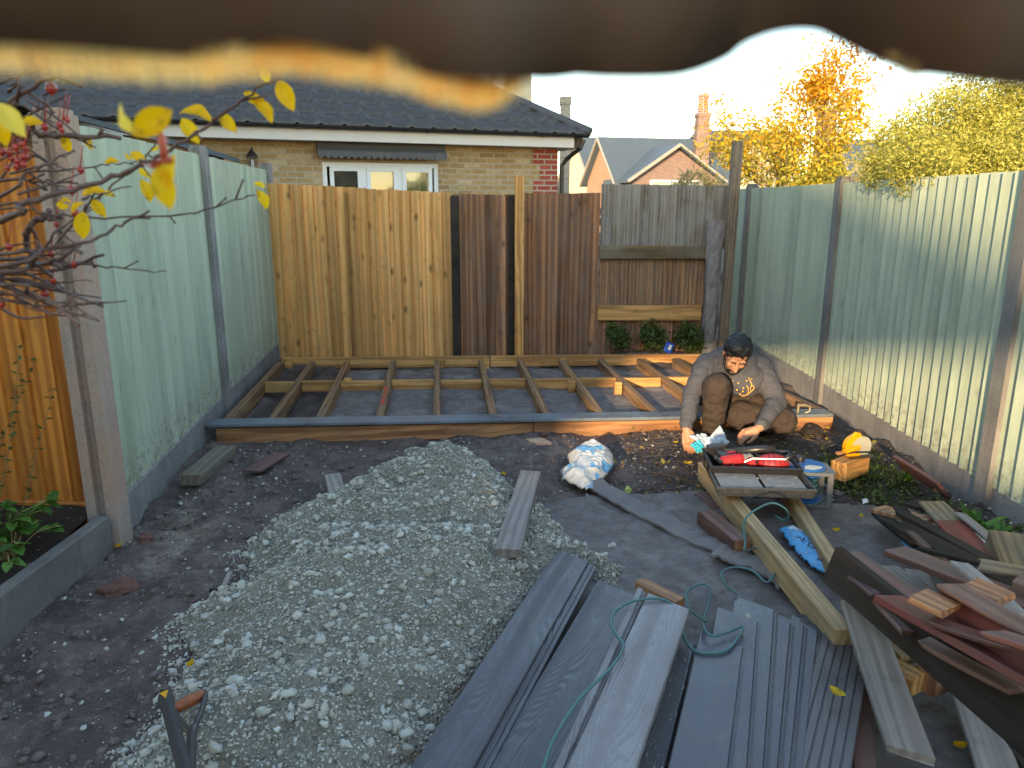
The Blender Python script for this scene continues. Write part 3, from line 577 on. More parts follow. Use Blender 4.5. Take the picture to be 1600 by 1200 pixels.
for fx, bx0 in JJ:
    a = G(fx, 656-(fx-350)*.018, ZD-.004); b = G(bx0, 563-(bx0-440)*.008, ZD-.002); dirn = (b-a).normalized(); a2 = a+dirn*.02; js.append((a2, b)); bar('joist', a2, b-dirn*.045, .052, .098, M['joist'], deck)
for i in range(len(js)-1):
    (a0, b0), (a1, b1) = js[i], js[i+1]; t = .565+(.004 if i % 2 else -.004)
    p = a0.lerp(b0, t); q = a1.lerp(b1, t); d = (q-p).normalized()*.028; z = Vector((0, 0, -.003)); bar('noggin', p+d+z, q-d+z, .045, .085, M['noggin'], deck)
for (px, py) in ((285+15, 640), (893, 596), (965, 598), (545, 592), (1100, 562), (880, 560), (690, 562), (760, 562), (452, 560)):
    g = G(px, py, ZD); mb = MB(); mb.box((0, 0, 0), (.06, .05, .13), bev=.004); o = mb.build('peg', M['noggin'], deck); o.location = Vector((g.x, g.y-.03, .05))-deck.location
for t0_, t1_ in ((.16, .24), (.27, .33), (.36, .44)):
    a_, b_ = js[3]; p = a_.lerp(b_, t0_); q = a_.lerp(b_, t1_); z = Vector((0, 0, .0025)); bar('paint_mark', p+z, q+z, .022, .002, plain('red_marker_paint', (.55, .06, .03), .6), deck, bev=.0004)
# composite board lying along the front edge
a = G(330, 655, ZD+.022); b = G(1296, 639, ZD+.022); bo = bar('composite_board', (a.x-.02, a.y, ZD+.006), (b.x, b.y, ZD+.006), .14, .022, M['compfront'], None); tag(bo, 'blue grey composite board laid along the front edge of the deck frame', 'board')
# ------------------------------------------------------------ the house behind the garden
GA = Vector((-5.06, 9.21, 0)); GB = Vector((1.0, 11.5, 0)); hd = (GB-GA).normalized(); hn = Vector((hd.y, -hd.x, 0)); ang = math.atan2(hd.y, hd.x)
HO = GB-hn*.30-hd*.22                      # right corner of the brick wall
EAVE = 2.30
house = empty('brick_house', HO, ang); tag(house, 'yellow brick house with dark tiled roof and white framed window beyond the back fence', 'house')
def hl(v): v = Vector(v)-HO; return Vector((v.dot(hd), v.dot(-hn), v.z))       # local: x along the wall (negative = left), y = away from camera
def hp(px, py): return hl(V(px, py, HO, hn))
def local(o, parent): o.parent = parent; return o
W = 8.2; DPT = 6.
w0 = hp(503, 250); w1 = hp(686, 292); wx0, wx1 = w0.x, w1.x; wz1 = 2.03; wz0 = 1.05
mb = MB()
def wall_with_hole(mb, xa, xb, z0, z1, hx0, hx1, hz0, hz1, t=.25):
    for (a, b, c, d) in ((xa, hx0, z0, z1), (hx1, xb, z0, z1), (hx0, hx1, z0, hz0), (hx0, hx1, hz1, z1)):
        mb.box(((a+b)/2, t/2, (c+d)/2), (b-a, t, d-c))
wall_with_hole(mb, -W, 0, -.1, EAVE, wx0, wx1, wz0, wz1)
mb.box((-.125, DPT/2+.125, EAVE/2), (.25, DPT-.25, EAVE)); mb.box((-W+.125, DPT/2+.125, EAVE/2), (.25, DPT-.25, EAVE)); mb.box((-W/2, DPT+.12, EAVE/2), (W, .25, EAVE))
mb.build('wall', M['brick'], house)
q = MB()                                     # red quoins, toothed
r_ = 0; z = .0
while z < EAVE-.02:
    wq = .40 if r_ % 2 else .29; q.box((-wq/2+.006, .1, z+.11), (wq, .224, .222)); z += .228; r_ += 1
q.build('quoins', M['redbrick'], house)
mb = MB(); mb.box((-W/2-.02, -.30, EAVE+.075), (W+.30, .022, .19)); mb.box((.27, DPT/2-.1, EAVE+.075), (.022, DPT+.4, .19)); mb.build('fascia', M['fascia'], house)
mb = MB(); mb.box((-W/2-.02, -.16, EAVE-.01), (W+.28, .28, .012)); mb.box((.14, DPT/2+.1, EAVE-.01), (.24, DPT+.2, .012)); mb.build('soffit', M['fascia'], house)
mb = MB(); prof = [(math.cos(a)*.05, math.sin(a)*.05) for a in np.linspace(math.pi, 2*math.pi, 7)]
for i in range(6):
    (y0_, z0_), (y1_, z1_) = prof[i], prof[i+1]; mb.add([(-W-.2, -.365+y0_, EAVE+.17+z0_), (.33, -.365+y0_, EAVE+.17+z0_), (.33, -.365+y1_, EAVE+.17+z1_), (-W-.2, -.365+y1_, EAVE+.17+z1_)], [(0, 1, 2, 3)])
for i in range(5): mb.box((-W+1+i*1.7, -.36, EAVE+.12), (.02, .11, .012))
mb.tube([(.29, -.3, EAVE+.1), (.25, -.28, EAVE-.02), (.12, -.1, EAVE-.16), (.06, -.05, EAVE-.26), (.06, -.05, 0)], .034, 8)
mb.build('gutter', M['black'], house)
# tiled hip roof with real rolls and courses
def roof(x0_, x1_, hipR, tanp, yb, rise, parent, name, ox=0., oy=-.40, oz=EAVE+.14, roll=.30, course=.33, mat=None):
    nc = int(rise/(course*tanp))+1; nxr = int((x1_-x0_)/roll*8); Vv = []; Ff = []
    for c in range(nc):
        ya, yb_ = c*course*.93, (c+1)*course*.93+.03
        rows = [(ya, -.01), (ya, .065), (yb_, .006)]; xs = np.linspace(x0_, x1_, nxr); b0 = len(Vv)
        for (yy, lift) in rows:
            xr = x1_-hipR*yy
            for x in xs:
                xx = min(x, xr); ph = (x/roll) % 1; w_ = .050*max(0, math.sin(ph*math.pi*2))+.012*abs(math.sin(ph*math.pi*2)); Vv.append((xx+ox, oy+yy, oz+yy*tanp+(lift and lift+w_)))
        for r2 in range(2):
            for i in range(nxr-1):
                if Vv[b0+r2*nxr+i][0] < Vv[b0+r2*nxr+i+1][0]-1e-6 or r2 == 0: Ff.append((b0+r2*nxr+i, b0+r2*nxr+i+1, b0+(r2+1)*nxr+i+1, b0+(r2+1)*nxr+i))
    tint = [((i*7919) % 97)/97 for i in range(len(Ff))]
    return np_mesh(name, Vv, Ff, mat or M['tile'], parent, tint=tint)
TP = math.tan(rad(31)); RISE = 2.0
roof(-W-.3, .36, 1.0, TP, 0, RISE, house, 'roof_tiles')
mb = MB()                                     # solid roof body under the tiles (hip on the right)
yr = RISE/TP; e0, e1 = -W-.3, .35
mb.add([(e0, -.38, EAVE+.15), (e1, -.38, EAVE+.15), (e1, DPT+.4, EAVE+.15), (e0, DPT+.4, EAVE+.15), (e0, -.38+yr, EAVE+.13+RISE), (e1-yr, -.38+yr, EAVE+.13+RISE), (e1-yr, DPT+.4-yr, EAVE+.13+RISE), (e0, DPT+.4-yr, EAVE+.13+RISE)],
       [(0, 1, 5, 4), (1, 2, 6, 5), (2, 3, 7, 6), (3, 0, 4, 7), (4, 5, 6, 7), (0, 3, 2, 1)]); mb.build('roof', M['slate'], house)
mb = MB(); mb.tube([(e1, -.39, EAVE+.19), (e1-yr, -.39+yr, EAVE+.2+RISE)], .075, 8); mb.tube([(e1-yr, -.39+yr, EAVE+.2+RISE), (e0, -.39+yr, EAVE+.2+RISE)], .08, 8); mb.build('ridge_tiles', M['tile'], house)
# window
win = MB(); wy = .06
def frame(mb, xa, xb, za, zb, fw, y, d=.05):
    mb.box(((xa+xb)/2, y, za+fw/2), (xb-xa, d, fw)); mb.box(((xa+xb)/2, y, zb-fw/2), (xb-xa, d, fw)); mb.box((xa+fw/2, y, (za+zb)/2), (fw, d, zb-za-2*fw)); mb.box((xb-fw/2, y, (za+zb)/2), (fw, d, zb-za-2*fw))
ws = wx1-wx0; frame(win, wx0, wx1, wz0, wz1, .06, wy, .07); t3 = [wx0+.06+(ws-.12)*k/3 for k in range(4)]
for k in (1, 2): win.box((t3[k], wy, (wz0+wz1)/2), (.07, .069, wz1-wz0-.12))
tz = wz1-.06-.52
for k in range(3):
    frame(win, t3[k]+.036, t3[k+1]-.036, wz1-.44, wz1-.062, .055, wy-.03, .05); 
    win.box(((t3[k]+t3[k+1])/2, wy-.005, wz1-.47), (t3[1]-t3[0]-.072, .06, .06))
wo_ = win.build('window', M['white'], house)
for k, (mt) in enumerate((M['dkglass'], M['curtain'], M['net'])):
    g_ = MB(); cx_ = (t3[k]+t3[k+1])/2; cw = t3[1]-t3[0]-.18
    if k: g_.box((cx_, wy+.07, wz1-.25), (cw+.06, .01, .36)); g_.build('curtain', mt, wo_)
    g_ = MB(); g_.box((cx_, wy-.01, wz1-.25), (cw+.02, .008, .30)); g_.build('pane', M['glass'] if k else M['dkglass'], wo_)
    g_ = MB(); g_.box((cx_, wy, (wz0+wz1-.47)/2), (t3[1]-t3[0]-.08, .008, wz1-.5-wz0)); g_.build('pane', M['dkglass'], wo_)
mb = MB(); mb.box(((wx0+wx1)/2, .045, wz0-.03), (ws+.1, .2, .05)); mb.build('window_sill', M['white'], house)
# plant on the sill behind the right pane
mb = MB()
for i in range(26):
    x = t3[2]+.1+random.random()*.4; a = random.uniform(-.6, .6); h = random.uniform(.08, .2); mb.add([(x, wy+.03, wz1-.4), (x+.02, wy+.03, wz1-.4), (x+.03+a*h, wy+.035, wz1-.4+h)], [(0, 1, 2)])
o = mb.build('house_plant', M['gleaf']); o.location = HO; o.rotation_euler = (0, 0, ang); tag(o, 'leafy green plant standing inside the right window pane of the brick house', 'plant')
# window awning: board with a scalloped valance
aw = empty('window_awning', HO+hd*((wx0+wx1)/2)+Vector((0, 0, .03)), ang); tag(aw, 'faded grey fabric awning with scalloped edge above the white window', 'awning')
a0, a1 = hp(491, 222).x, hp(690, 222).x; hw = (a1-a0)/2; mb = MB(); mb.box((0, -.06, EAVE-.09), (2*hw, .12, .10), bev=.01); 
mb.add([(-hw, -.01, EAVE-.04), (hw, -.01, EAVE-.04), (hw, -.20, EAVE-.17), (-hw, -.20, EAVE-.17), (-hw, -.01, EAVE-.06), (hw, -.01, EAVE-.06), (hw, -.20, EAVE-.19), (-hw, -.20, EAVE-.19)], [(0, 1, 2, 3), (4, 5, 6, 7), (0, 3, 7, 4), (1, 2, 6, 5), (2, 3, 7, 6)]); mb.build('cover', M['lead'], aw)
ns = 20; vs = []; k = ns*8
for i in range(k+1):
    x = -hw+2*hw*i/k; zc = -.05-.035*abs(math.sin(math.pi*i/8)); yv = -.205+.008*math.sin(i*.5); vs += [(x, yv, EAVE-.17), (x, yv-.004, EAVE-.18+zc)]
mb = MB(); mb.add(vs, [(2*i, 2*i+2, 2*i+3, 2*i+1) for i in range(k)]); o = mb.build('valance', M['lead'], aw); sm = o.modifiers.new('s', 'SOLIDIFY'); sm.thickness = .004
# lantern on the wall
p = hp(394, 250); ln = empty('wall_lantern', HO+hd*p.x+hn*.10, ang); tag(ln, 'small black wall lantern on the yellow brick above the left fence', 'lantern'); z = p.z
mb = MB(); mb.lathe([(.0, z+.16), (.012, z+.15), (.018, z+.12), (.075, z+.04), (.078, z+.03)], n=6); mb.lathe([(.045, z-.16), (.05, z-.145), (.03, z-.14)], n=6)
for j in range(6): mb.tube([(math.cos(j*1.047)*.062, math.sin(j*1.047)*.062, z+.035), (math.cos(j*1.047)*.043, math.sin(j*1.047)*.043, z-.145)], .006, 4)
mb.box((0, .06, z+.08), (.03, .12, .03)); mb.build('body', M['black'], ln); mb = MB(); mb.lathe([(.038, z-.14), (.057, z+.03)], n=6); mb.build('glass', M['glass'], ln)
# roof to the upper left: another slope of the neighbouring building, and its chimney-like tower
nb = empty('neighbour_house', (-7.5, 12.2, 0), ang); tag(nb, 'dark tiled roof of a second house rising behind the left end of the brick house', 'house')
mb = MB(); mb.box((-1, 3.2, 1.4), (8, 6, 3.0)); mb.build('wall', M['brick'], nb)
roof(-5.2, 3.3, 0, math.tan(rad(35)), 0, 2.4, nb, 'roof_tiles', oz=2.85, oy=-.2)
mb = MB(); mb.add([(-5.2, -.18, 2.85), (3.3, -.18, 2.85), (3.3, 6.6, 2.85), (-5.2, 6.6, 2.85), (-5.2, 3.2, 5.2), (3.3, 3.2, 5.2)], [(0, 1, 5, 4), (2, 3, 4, 5), (0, 4, 3), (1, 2, 5), (0, 3, 2, 1)]); mb.build('roof', M['slate'], nb)
# felt roofed outbuilding over the left fence
oz = D(150, 192, 7.7).z; ob_ = empty('garden_shed', (-4.33, 7.9, 0), rad(10)); tag(ob_, 'low brick outbuilding with a grey sloping roof just over the left green fence', 'outbuilding')
mb = MB(); mb.box((0, .4, 1.0), (2.2, 1.5, 2.0)); mb.build('wall', M['redbrick'], ob_)
mb = MB(); mb.add([(-1.5, -.5, 2.66), (1.25, -.5, 1.96), (1.25, 1.3, 1.96), (-1.5, 1.3, 2.66), (-1.5, -.5, 2.71), (1.25, -.5, 2.01), (1.25, 1.3, 2.01), (-1.5, 1.3, 2.71)], [(0, 1, 2, 3), (4, 5, 6, 7), (0, 1, 5, 4), (1, 2, 6, 5), (2, 3, 7, 6), (3, 0, 4, 7)]); mb.build('roof', M['slate'], ob_)
# tall chimney stack rising behind the roof
def stack(name, px0, px1, pyt, Y, mat, label, w2=.6, taper=0., pots=0, capn=True, base=0.):
    a = D(px0, pyt, Y); b = D(px1, pyt, Y); root = empty(name, ((a.x+b.x)/2, Y, base)); tag(root, label, 'chimney'); w_ = b.x-a.x; h = a.z; mb = MB()
    mb.add([(-w_/2-taper, 0, 0), (w_/2+taper, 0, 0), (w_/2+taper, w2, 0), (-w_/2-taper, w2, 0), (-w_/2, 0, h-base), (w_/2, 0, h-base), (w_/2, w2, h-base), (-w_/2, w2, h-base)], [(0, 1, 5, 4), (1, 2, 6, 5), (2, 3, 7, 6), (3, 0, 4, 7), (4, 5, 6, 7)])
    mb.build('stack', mat, root)
    if capn: mb = MB(); mb.box((0, w2/2, h-base-.02), (w_*1.16, w2*1.12, .16)); mb.build('cap', mat, root); mb = MB(); mb.box((0, w2/2, h-base-.5), (w_*1.1, w2*1.08, .1)); mb.build('collar', mat, root)
    for k in range(pots):
        mb = MB(); x = (k-(pots-1)/2)*w_*.28; mb.lathe([(.13, 0), (.11, .1), (.10, .75), (.13, .8), (.12, .9)], (x, w2/2, h-base+.02), 10); mb.build('pot', M['redbrick'], root)
    return root
stack('tall_chimney', 790, 829, 60, 16.5, M['creambrick'], 'broad tan rendered stack rising above the right end of the tiled roof', 1.2, .15, capn=False)
stack('small_chimney', 877, 892, 155, 17, M['chimbrick'], 'small pale brick chimney just right of the tiled hip roof', .3)
# ------------------------------------------------------------ far houses
def gable_house(name, label, px, Y, rot, w_, dp, ze, zr, wallm, gablem, roofm, windows=(), barge=True):
    g = D(px, 290, Y); root = empty(name, (g.x, Y, 0), rot); tag(root, label, 'house'); mb = MB()
    vs = [(0, 0, 0), (w_, 0, 0), (w_, dp, 0), (0, dp, 0), (0, 0, ze), (w_, 0, ze), (w_, dp, ze), (0, dp, ze), (0, dp/2, zr), (w_, dp/2, zr)]
    mb.add(vs, [(0, 1, 5, 4), (2, 3, 7, 6), (0, 3, 2, 1)]); mb.build('wall', wallm, root); mb = MB(); mb.add(vs, [(0, 4, 8, 7, 3)]); mb.build('gable_wall', gablem, root); mb = MB(); mb.add(vs, [(1, 2, 6, 9, 5)]); mb.build('gable_wall', gablem, root)
    ov = .3; s_ = (zr-ze)/(dp/2); mb = MB()
    for sg in (-1, 1):
        y_e = -ov if sg < 0 else dp+ov; z_e = ze-ov*s_; mb.add([(-ov, y_e, z_e+.02), (w_+ov, y_e, z_e+.02), (w_+ov, dp/2, zr+.02), (-ov, dp/2, zr+.02), (-ov, y_e, z_e+.14), (w_+ov, y_e, z_e+.14), (w_+ov, dp/2, zr+.14), (-ov, dp/2, zr+.14)], [(0, 1, 2, 3), (4, 5, 6, 7), (0, 1, 5, 4), (1, 2, 6, 5), (3, 0, 4, 7)])
    mb.build('roof', roofm, root)
    if barge:
        mb = MB()
        for sg in (0, 1): mb.tube([(-ov-.04, [-ov, dp+ov][sg], ze-ov*s_+.05), (-ov-.04, dp/2, zr+.05)], .06, 4)
        mb.build('barge_board', M['barge'], root)
    for (xa, xb, za, zb, n_) in windows:
        mb = MB(); frame(mb, xa, xb, za, zb, .08, -.03, .1)
        for k in range(1, n_): mb.box((xa+(xb-xa)*k/n_, -.03, (za+zb)/2), (.09, .09, zb-za-.16))
        wv_ = mb.build('window', M['white'], root); mb = MB(); mb.box(((xa+xb)/2, -.01, (za+zb)/2), (xb-xa-.1, .01, zb-za-.1)); mb.build('pane', M['farglass'], wv_)
    return root
M['farglass'] = plain('far_window_glass', (.30, .34, .30), .15, var=.4, scale=2.5, spec=.8)
gable_house('far_house', 'far pale brick house seen as a narrow sunlit gable beside its taller neighbour', 931, 42, rad(24), 3.5, 4.2, 2.4, 5.0, M['farbrick'], M['creambrick'], M['slate'])
FH = gable_house('far_house', 'far brick house with a slate roof and a long white window facing the garden', 966, 37, rad(14), 5.9, 4.4, 2.6, 4.6, M['farbrick'], M['farorange'], M['slate'])
# front gable projection of that house
fg = empty('porch_gable', (0, 0, 0)); fg.parent = FH; mb = MB(); mb.add([(.2, -1.2, 0), (4.6, -1.2, 0), (4.6, -1.2, 2.6), (2.4, -1.2, 4.0), (.2, -1.2, 2.6), (.2, .3, 0), (4.6, .3, 0), (4.6, .3, 2.6), (2.4, .3, 4.0), (.2, .3, 2.6)], [(0, 1, 2, 3, 4), (0, 4, 9, 5), (1, 6, 7, 2)]); mb.build('wall', M['farbrick'], FH)
bpy.data.objects.remove(fg)
mb = MB()
for sg in (-1, 1): mb.add([(2.4+sg*2.5, -1.5, 2.42), (2.4+sg*2.5, 1.8, 2.42), (2.4, 1.8, 4.05), (2.4, -1.5, 4.05), (2.4+sg*2.5, -1.5, 2.56), (2.4+sg*2.5, 1.8, 2.56), (2.4, 1.8, 4.2), (2.4, -1.5, 4.2)], [(0, 1, 2, 3), (4, 5, 6, 7), (0, 3, 7, 4), (0, 1, 5, 4)])
mb.build('porch_roof', M['slate'], FH); mb = MB(); mb.tube([(-.15, -1.56, 2.48), (2.4, -1.56, 4.15)], .09, 4); mb.tube([(4.95, -1.56, 2.48), (2.4, -1.56, 4.15)], .06, 4); mb.build('barge_board', M['barge'], FH)
mb = MB(); frame(mb, 1.1, 4.1, .9, 2.55, .07, -1.24, .1)
for k in (1, 2): mb.box((1.1+k, -1.24, 1.72), (.09, .09, 1.5))
wf = mb.build('window', M['white'], FH); mb = MB(); mb.box((2.6, -1.215, 1.72), (2.9, .01, 1.5)); mb.build('pane', M['farglass'], wf)
mb = MB(); frame(mb, 5.0, 6.1, 1.2, 2.3, .08, -.04, .1); wf = mb.build('window', M['white'], FH); mb = MB(); mb.box((5.55, -.02, 1.75), (1.0, .01, 1.0)); mb.build('pane', M['farglass'], wf)
mb = MB(); mb.tube([(1.6, 2.3, 4.75), (1.6, 2.3, 5.5)], .02, 4)
for k in range(4): mb.box((1.6, 2.3, 5.25+k*.06), (.36-.05*k, .015, .015))
mb.build('aerial', M['black'], FH)
c_ = stack('far_chimney', 1092, 1110, 178, 37, M['farbrick'], 'tall brick chimney with clay pots left of the autumn tree', .7, .16, 3)
gable_house('far_house', 'far cream rendered house half hidden behind the autumn tree', 1118, 44, rad(8), 5, 5, 4.9, 5.6, M['cream'], M['cream'], M['slate'], barge=False)
gable_house('far_house', 'far slate roofed house between the autumn tree and the big yellow green bush', 1335, 34, rad(-8), 4.6, 4, 2.8, 4.2, M['farbrick'], M['farbrick'], M['slate'], ((.5, 1.6, 1.2, 2.3, 2),))
gable_house('far_house', 'far dark gabled house peeping over the right green fence', 1392, 30, rad(-75), 3.4, 2.2, 3.4, 4.2, M['farbrick'], M['cream'], M['slate'])
stack('far_chimney', 1287, 1308, 170, 35, M['farbrick'], 'brick chimney glimpsed through the crown of the autumn tree', .7, .1)
# ------------------------------------------------------------ added thin gable and fence behind the viewpoint, unseen, shaped to block the sun
KX = math.tan(SUN_AZ)
def zl(x): return 3.30+1.25*(-.96-x)
hb = empty('sun_blocker_gable', (-8, -4, 0)); tag(hb, 'added unseen gable wall behind the viewpoint, shaped to shade the garden', 'house'); mb = MB()
xt = -.96-(8.6-3.30)/1.25
P_ = [(-24, -.1), (-2.85, -.1), (-2.85, 2.40), (-.24, 2.40), (xt, 8.6), (-24, 8.6)]
mb.prism([(x+8, z) for x, z in P_], 0, .3, Matrix(((1, 0, 0), (0, 0, -1), (0, 1, 0)))); mb.build('wall', M['creambrick'], hb)
mb = MB(); mb.add([(xt+8-.1, -.35, 8.72), (.2+8, -.35, zl(.2)+.10), (.2+8, .02, zl(.2)+.10), (xt+8-.1, .02, 8.72), (xt+8-.1, -.35, 8.62), (.2+8, -.35, zl(.2)), (.2+8, .02, zl(.2)), (xt+8-.1, .02, 8.62)], [(0, 1, 2, 3), (4, 5, 6, 7), (0, 1, 5, 4), (1, 2, 6, 5), (2, 3, 7, 6)]); mb.build('roof', M['tile'], hb)
fb = empty('sun_blocker_fence', (0, -4.1, 0)); tag(fb, 'added unseen board fence behind the viewpoint, blocking low sun over the garden', 'fence'); mb = MB()
for k in range(62): mb.box((-2.8+k*.12, 0, .885), (.122, .02, 1.77))
mb.build('fence_panel', M['brownfence'], fb)
# ------------------------------------------------------------ trees
def leaves_np(c, size, nrm_bias, rng, elong=1.9, droop=0.):
    n = len(c); d = rng.standard_normal((n, 3)); d[:, 2] -= droop; d /= np.linalg.norm(d, axis=1)[:, None]; b = rng.standard_normal((n, 3))+nrm_bias; s_ = np.cross(d, b); s_ /= np.linalg.norm(s_, axis=1)[:, None]+1e-9
    nn = np.cross(s_, d); L = size[:, None]; Wd = L/elong
    p = np.stack([c, c+d*L*.45+s_*Wd*.5+nn*L*.08, c+d*L, c+d*L*.45-s_*Wd*.5+nn*L*.08, c+d*L*.5-nn*L*.03], 1).reshape(-1, 3)
    b_ = np.arange(n)[:, None]*5; f = np.concatenate([b_+[0, 1, 4], b_+[1, 2, 4], b_+[2, 3, 4], b_+[3, 0, 4]], 1).reshape(-1, 3); return p, f
def tree(name, label, base, H, spread, seed, leafmat_, nleaf, lsize, barkm, levels=4, r0=.09, trunk=.25, upw=.25, cat='tree', leaf_lo=.0, clump=.10, tiltc=None, yellowtop=False, fork=3):
    rs = random.Random(seed); rng = np.random.default_rng(seed); root = empty(name, base); tag(root, label, cat); mb = MB(); tips = []
    def grow(p, d, L, r, lv):
        n = 5; pts = [p]; q = p.copy(); dd = d.copy()
        for i in range(n):
            dd = (dd+Vector((rs.gauss(0, .10), rs.gauss(0, .10), rs.gauss(0, .06)+upw*.12))).normalized(); q = q+dd*L/n; pts.append(q.copy())
        r1 = r*.62; mb.tube(pts, [r+(r1-r)*i/n for i in range(n+1)], 6 if lv > 2 else (5 if lv > 1 else 3), cap=False)
        if lv <= 2: tips.extend([pts[i].lerp(pts[i+1], rs.random()) for i in range(1 if lv == 2 else 0, n) for _ in (0,)]); tips.append(pts[-1])
        if lv == 0: return
        k = rs.choice((fork, fork+1)) if lv > 1 else rs.choice((2, 3, 4))
        for j in range(k):
            t = rs.uniform(.35, 1.) if j else 1.; i = min(n-1, int(t*n)); pp = pts[i].lerp(pts[i+1], t*n-i)
            ax = dd.orthogonal().normalized(); ax.rotate(Matrix.Rotation(rs.uniform(0, 6.28), 3, dd)); nd = dd.copy(); nd.rotate(Matrix.Rotation(rs.uniform(.35, .85), 3, ax)); nd.z += upw; nd.x *= spread; nd.y *= spread; nd.normalize()
            grow(pp, nd, L*rs.uniform(.58, .8), r1*rs.uniform(.6, .85), lv-1)
    L0 = H*trunk; grow(Vector((0, 0, -.1)), Vector((0, 0, 1)), L0, r0, levels)
    mb.build('trunk', barkm, root, smooth=True)
    if nleaf:
        T = np.array([t[:] for t in tips]); T = T[T[:, 2] > leaf_lo]; k = rng.integers(0, len(T), nleaf); c = T[k]+rng.standard_normal((nleaf, 3))*clump*(.4+rng.random((nleaf, 1)))
        sz = lsize*(.6+.7*rng.random(nleaf)); p, f = leaves_np(c, sz, np.array([0, 0, .8]), rng); tn = np.clip(rng.normal(.34, .22, nleaf)+(.42*np.clip((2.9-c[:, 2])/1.2, -.7, 1) if yellowtop else 0), 0, 1)
        np_mesh('crown', p, f, leafmat_, root, tint=np.repeat(tn, 4))
    return root
tb = D(1258, 285, 13.0)
tree('autumn_tree', 'airy tree with orange and yellow autumn leaves over the right fence', (tb.x+.12, 13.0, 0), 6.9, .92, 11, M['autumn'], 14500, .075, M['treebark'], 5, .095, .21, .30, leaf_lo=1.2, clump=.13, yellowtop=True)
tbb = D(1400, 285, 17)
tree('bare_tree', 'leafless twiggy tree between the autumn tree and the big bush', (tbb.x+.2, 17, 0), 5.6, 1.25, 5, None, 0, 0, M['barebark'], 5, .07, .22, .12)
# layered yellow green bush over the right fence
def bush(name, label, blobs, n, lsize, mat, seed, cat='bush', stems=(), droop=.3, elong=2.4, gap=.25, sr=.02):
    rng = np.random.default_rng(seed); root = empty(name, (blobs[0][0], blobs[0][1], 0)); tag(root, label, cat); ox, oy = blobs[0][0], blobs[0][1]; C_ = []; tot = sum(b[3]**2 for b in blobs)
    for (x, y, z, r) in blobs:
        k = int(n*r*r/tot); d = rng.standard_normal((k, 3)); d /= np.linalg.norm(d, axis=1)[:, None]; rr = r*(1-gap*rng.random(k)**1.5*1.6)
        u_ = d*3.1; lump = .16*np.sin(u_[:, 0]*2.3+x)*np.sin(u_[:, 1]*2.7+y)+.12*np.sin(u_[:, 2]*4.1+u_[:, 0]*3+z); C_.append(np.array([x-ox, y-oy, z])+d*(rr*(1+lump))[:, None]*np.array([1, .9, .85])+rng.standard_normal((k, 3))*.02)
    c = np.concatenate(C_); p, f = leaves_np(c, lsize*(.6+.8*rng.random(len(c))), np.array([0, -.3, .6]), rng, elong, droop); tn = np.clip(rng.normal(.55, .25, len(c)), 0, 1)
    np_mesh('foliage', p, f, mat, root, tint=np.repeat(tn, 4)); mb = MB(); rs = random.Random(seed)
    for s_ in range(26):
        b = rs.choice(blobs); e = Vector((b[0]-ox+rs.gauss(0, b[3]*.25), b[1]-oy+rs.gauss(0, b[3]*.25), b[2]+rs.gauss(0, b[3]*.2))); st = Vector((.1*rs.gauss(0, 1), .1*rs.gauss(0, 1), 0)); mid = st.lerp(e, .5)+Vector((0, 0, .25 if sr > .01 else .02)); mb.tube(spline([st*(sr*50), mid, e], 5), [sr-sr*.085*i for i in range(11)], 5)
    mb.build('stems', M['treebark'], root, smooth=True); return root
def BL(px, py, Y, r): d = D(px, py, Y); return (d.x, d.y, d.z, r)
bush('overhanging_bush', 'dense yellow green bush spilling over the top of the right green fence', [BL(1570, 215, 5.4, .42), BL(1470, 215, 5.3, .38), BL(1400, 232, 5.0, .22), BL(1385, 268, 4.9, .14), BL(1435, 258, 4.5, .2), BL(1475, 268, 4.25, .10), BL(1530, 180, 5.6, .36), BL(1650, 200, 5.2, .5), BL(1500, 250, 4.6, .2), BL(1560, 258, 4.4, .18), BL(1620, 240, 4.6, .3)], 60000, .024, M['bush'], 3)
bush('pale_shrub', 'pale feathery shrub peeping over the fence left of the big bush', [BL(1368, 262, 7.5, .18), BL(1385, 285, 7.2, .2), BL(1350, 292, 7.2, .15)], 1700, .06, M['pleaf'], 8, elong=4)
bush('far_shrub', 'spiky yellowish shrub in front of the far white window', [BL(1085, 290, 16, .35), BL(1065, 305, 16, .3), BL(1115, 300, 16, .3)], 1100, .13, M['pleaf'], 9, elong=6, droop=-.8)
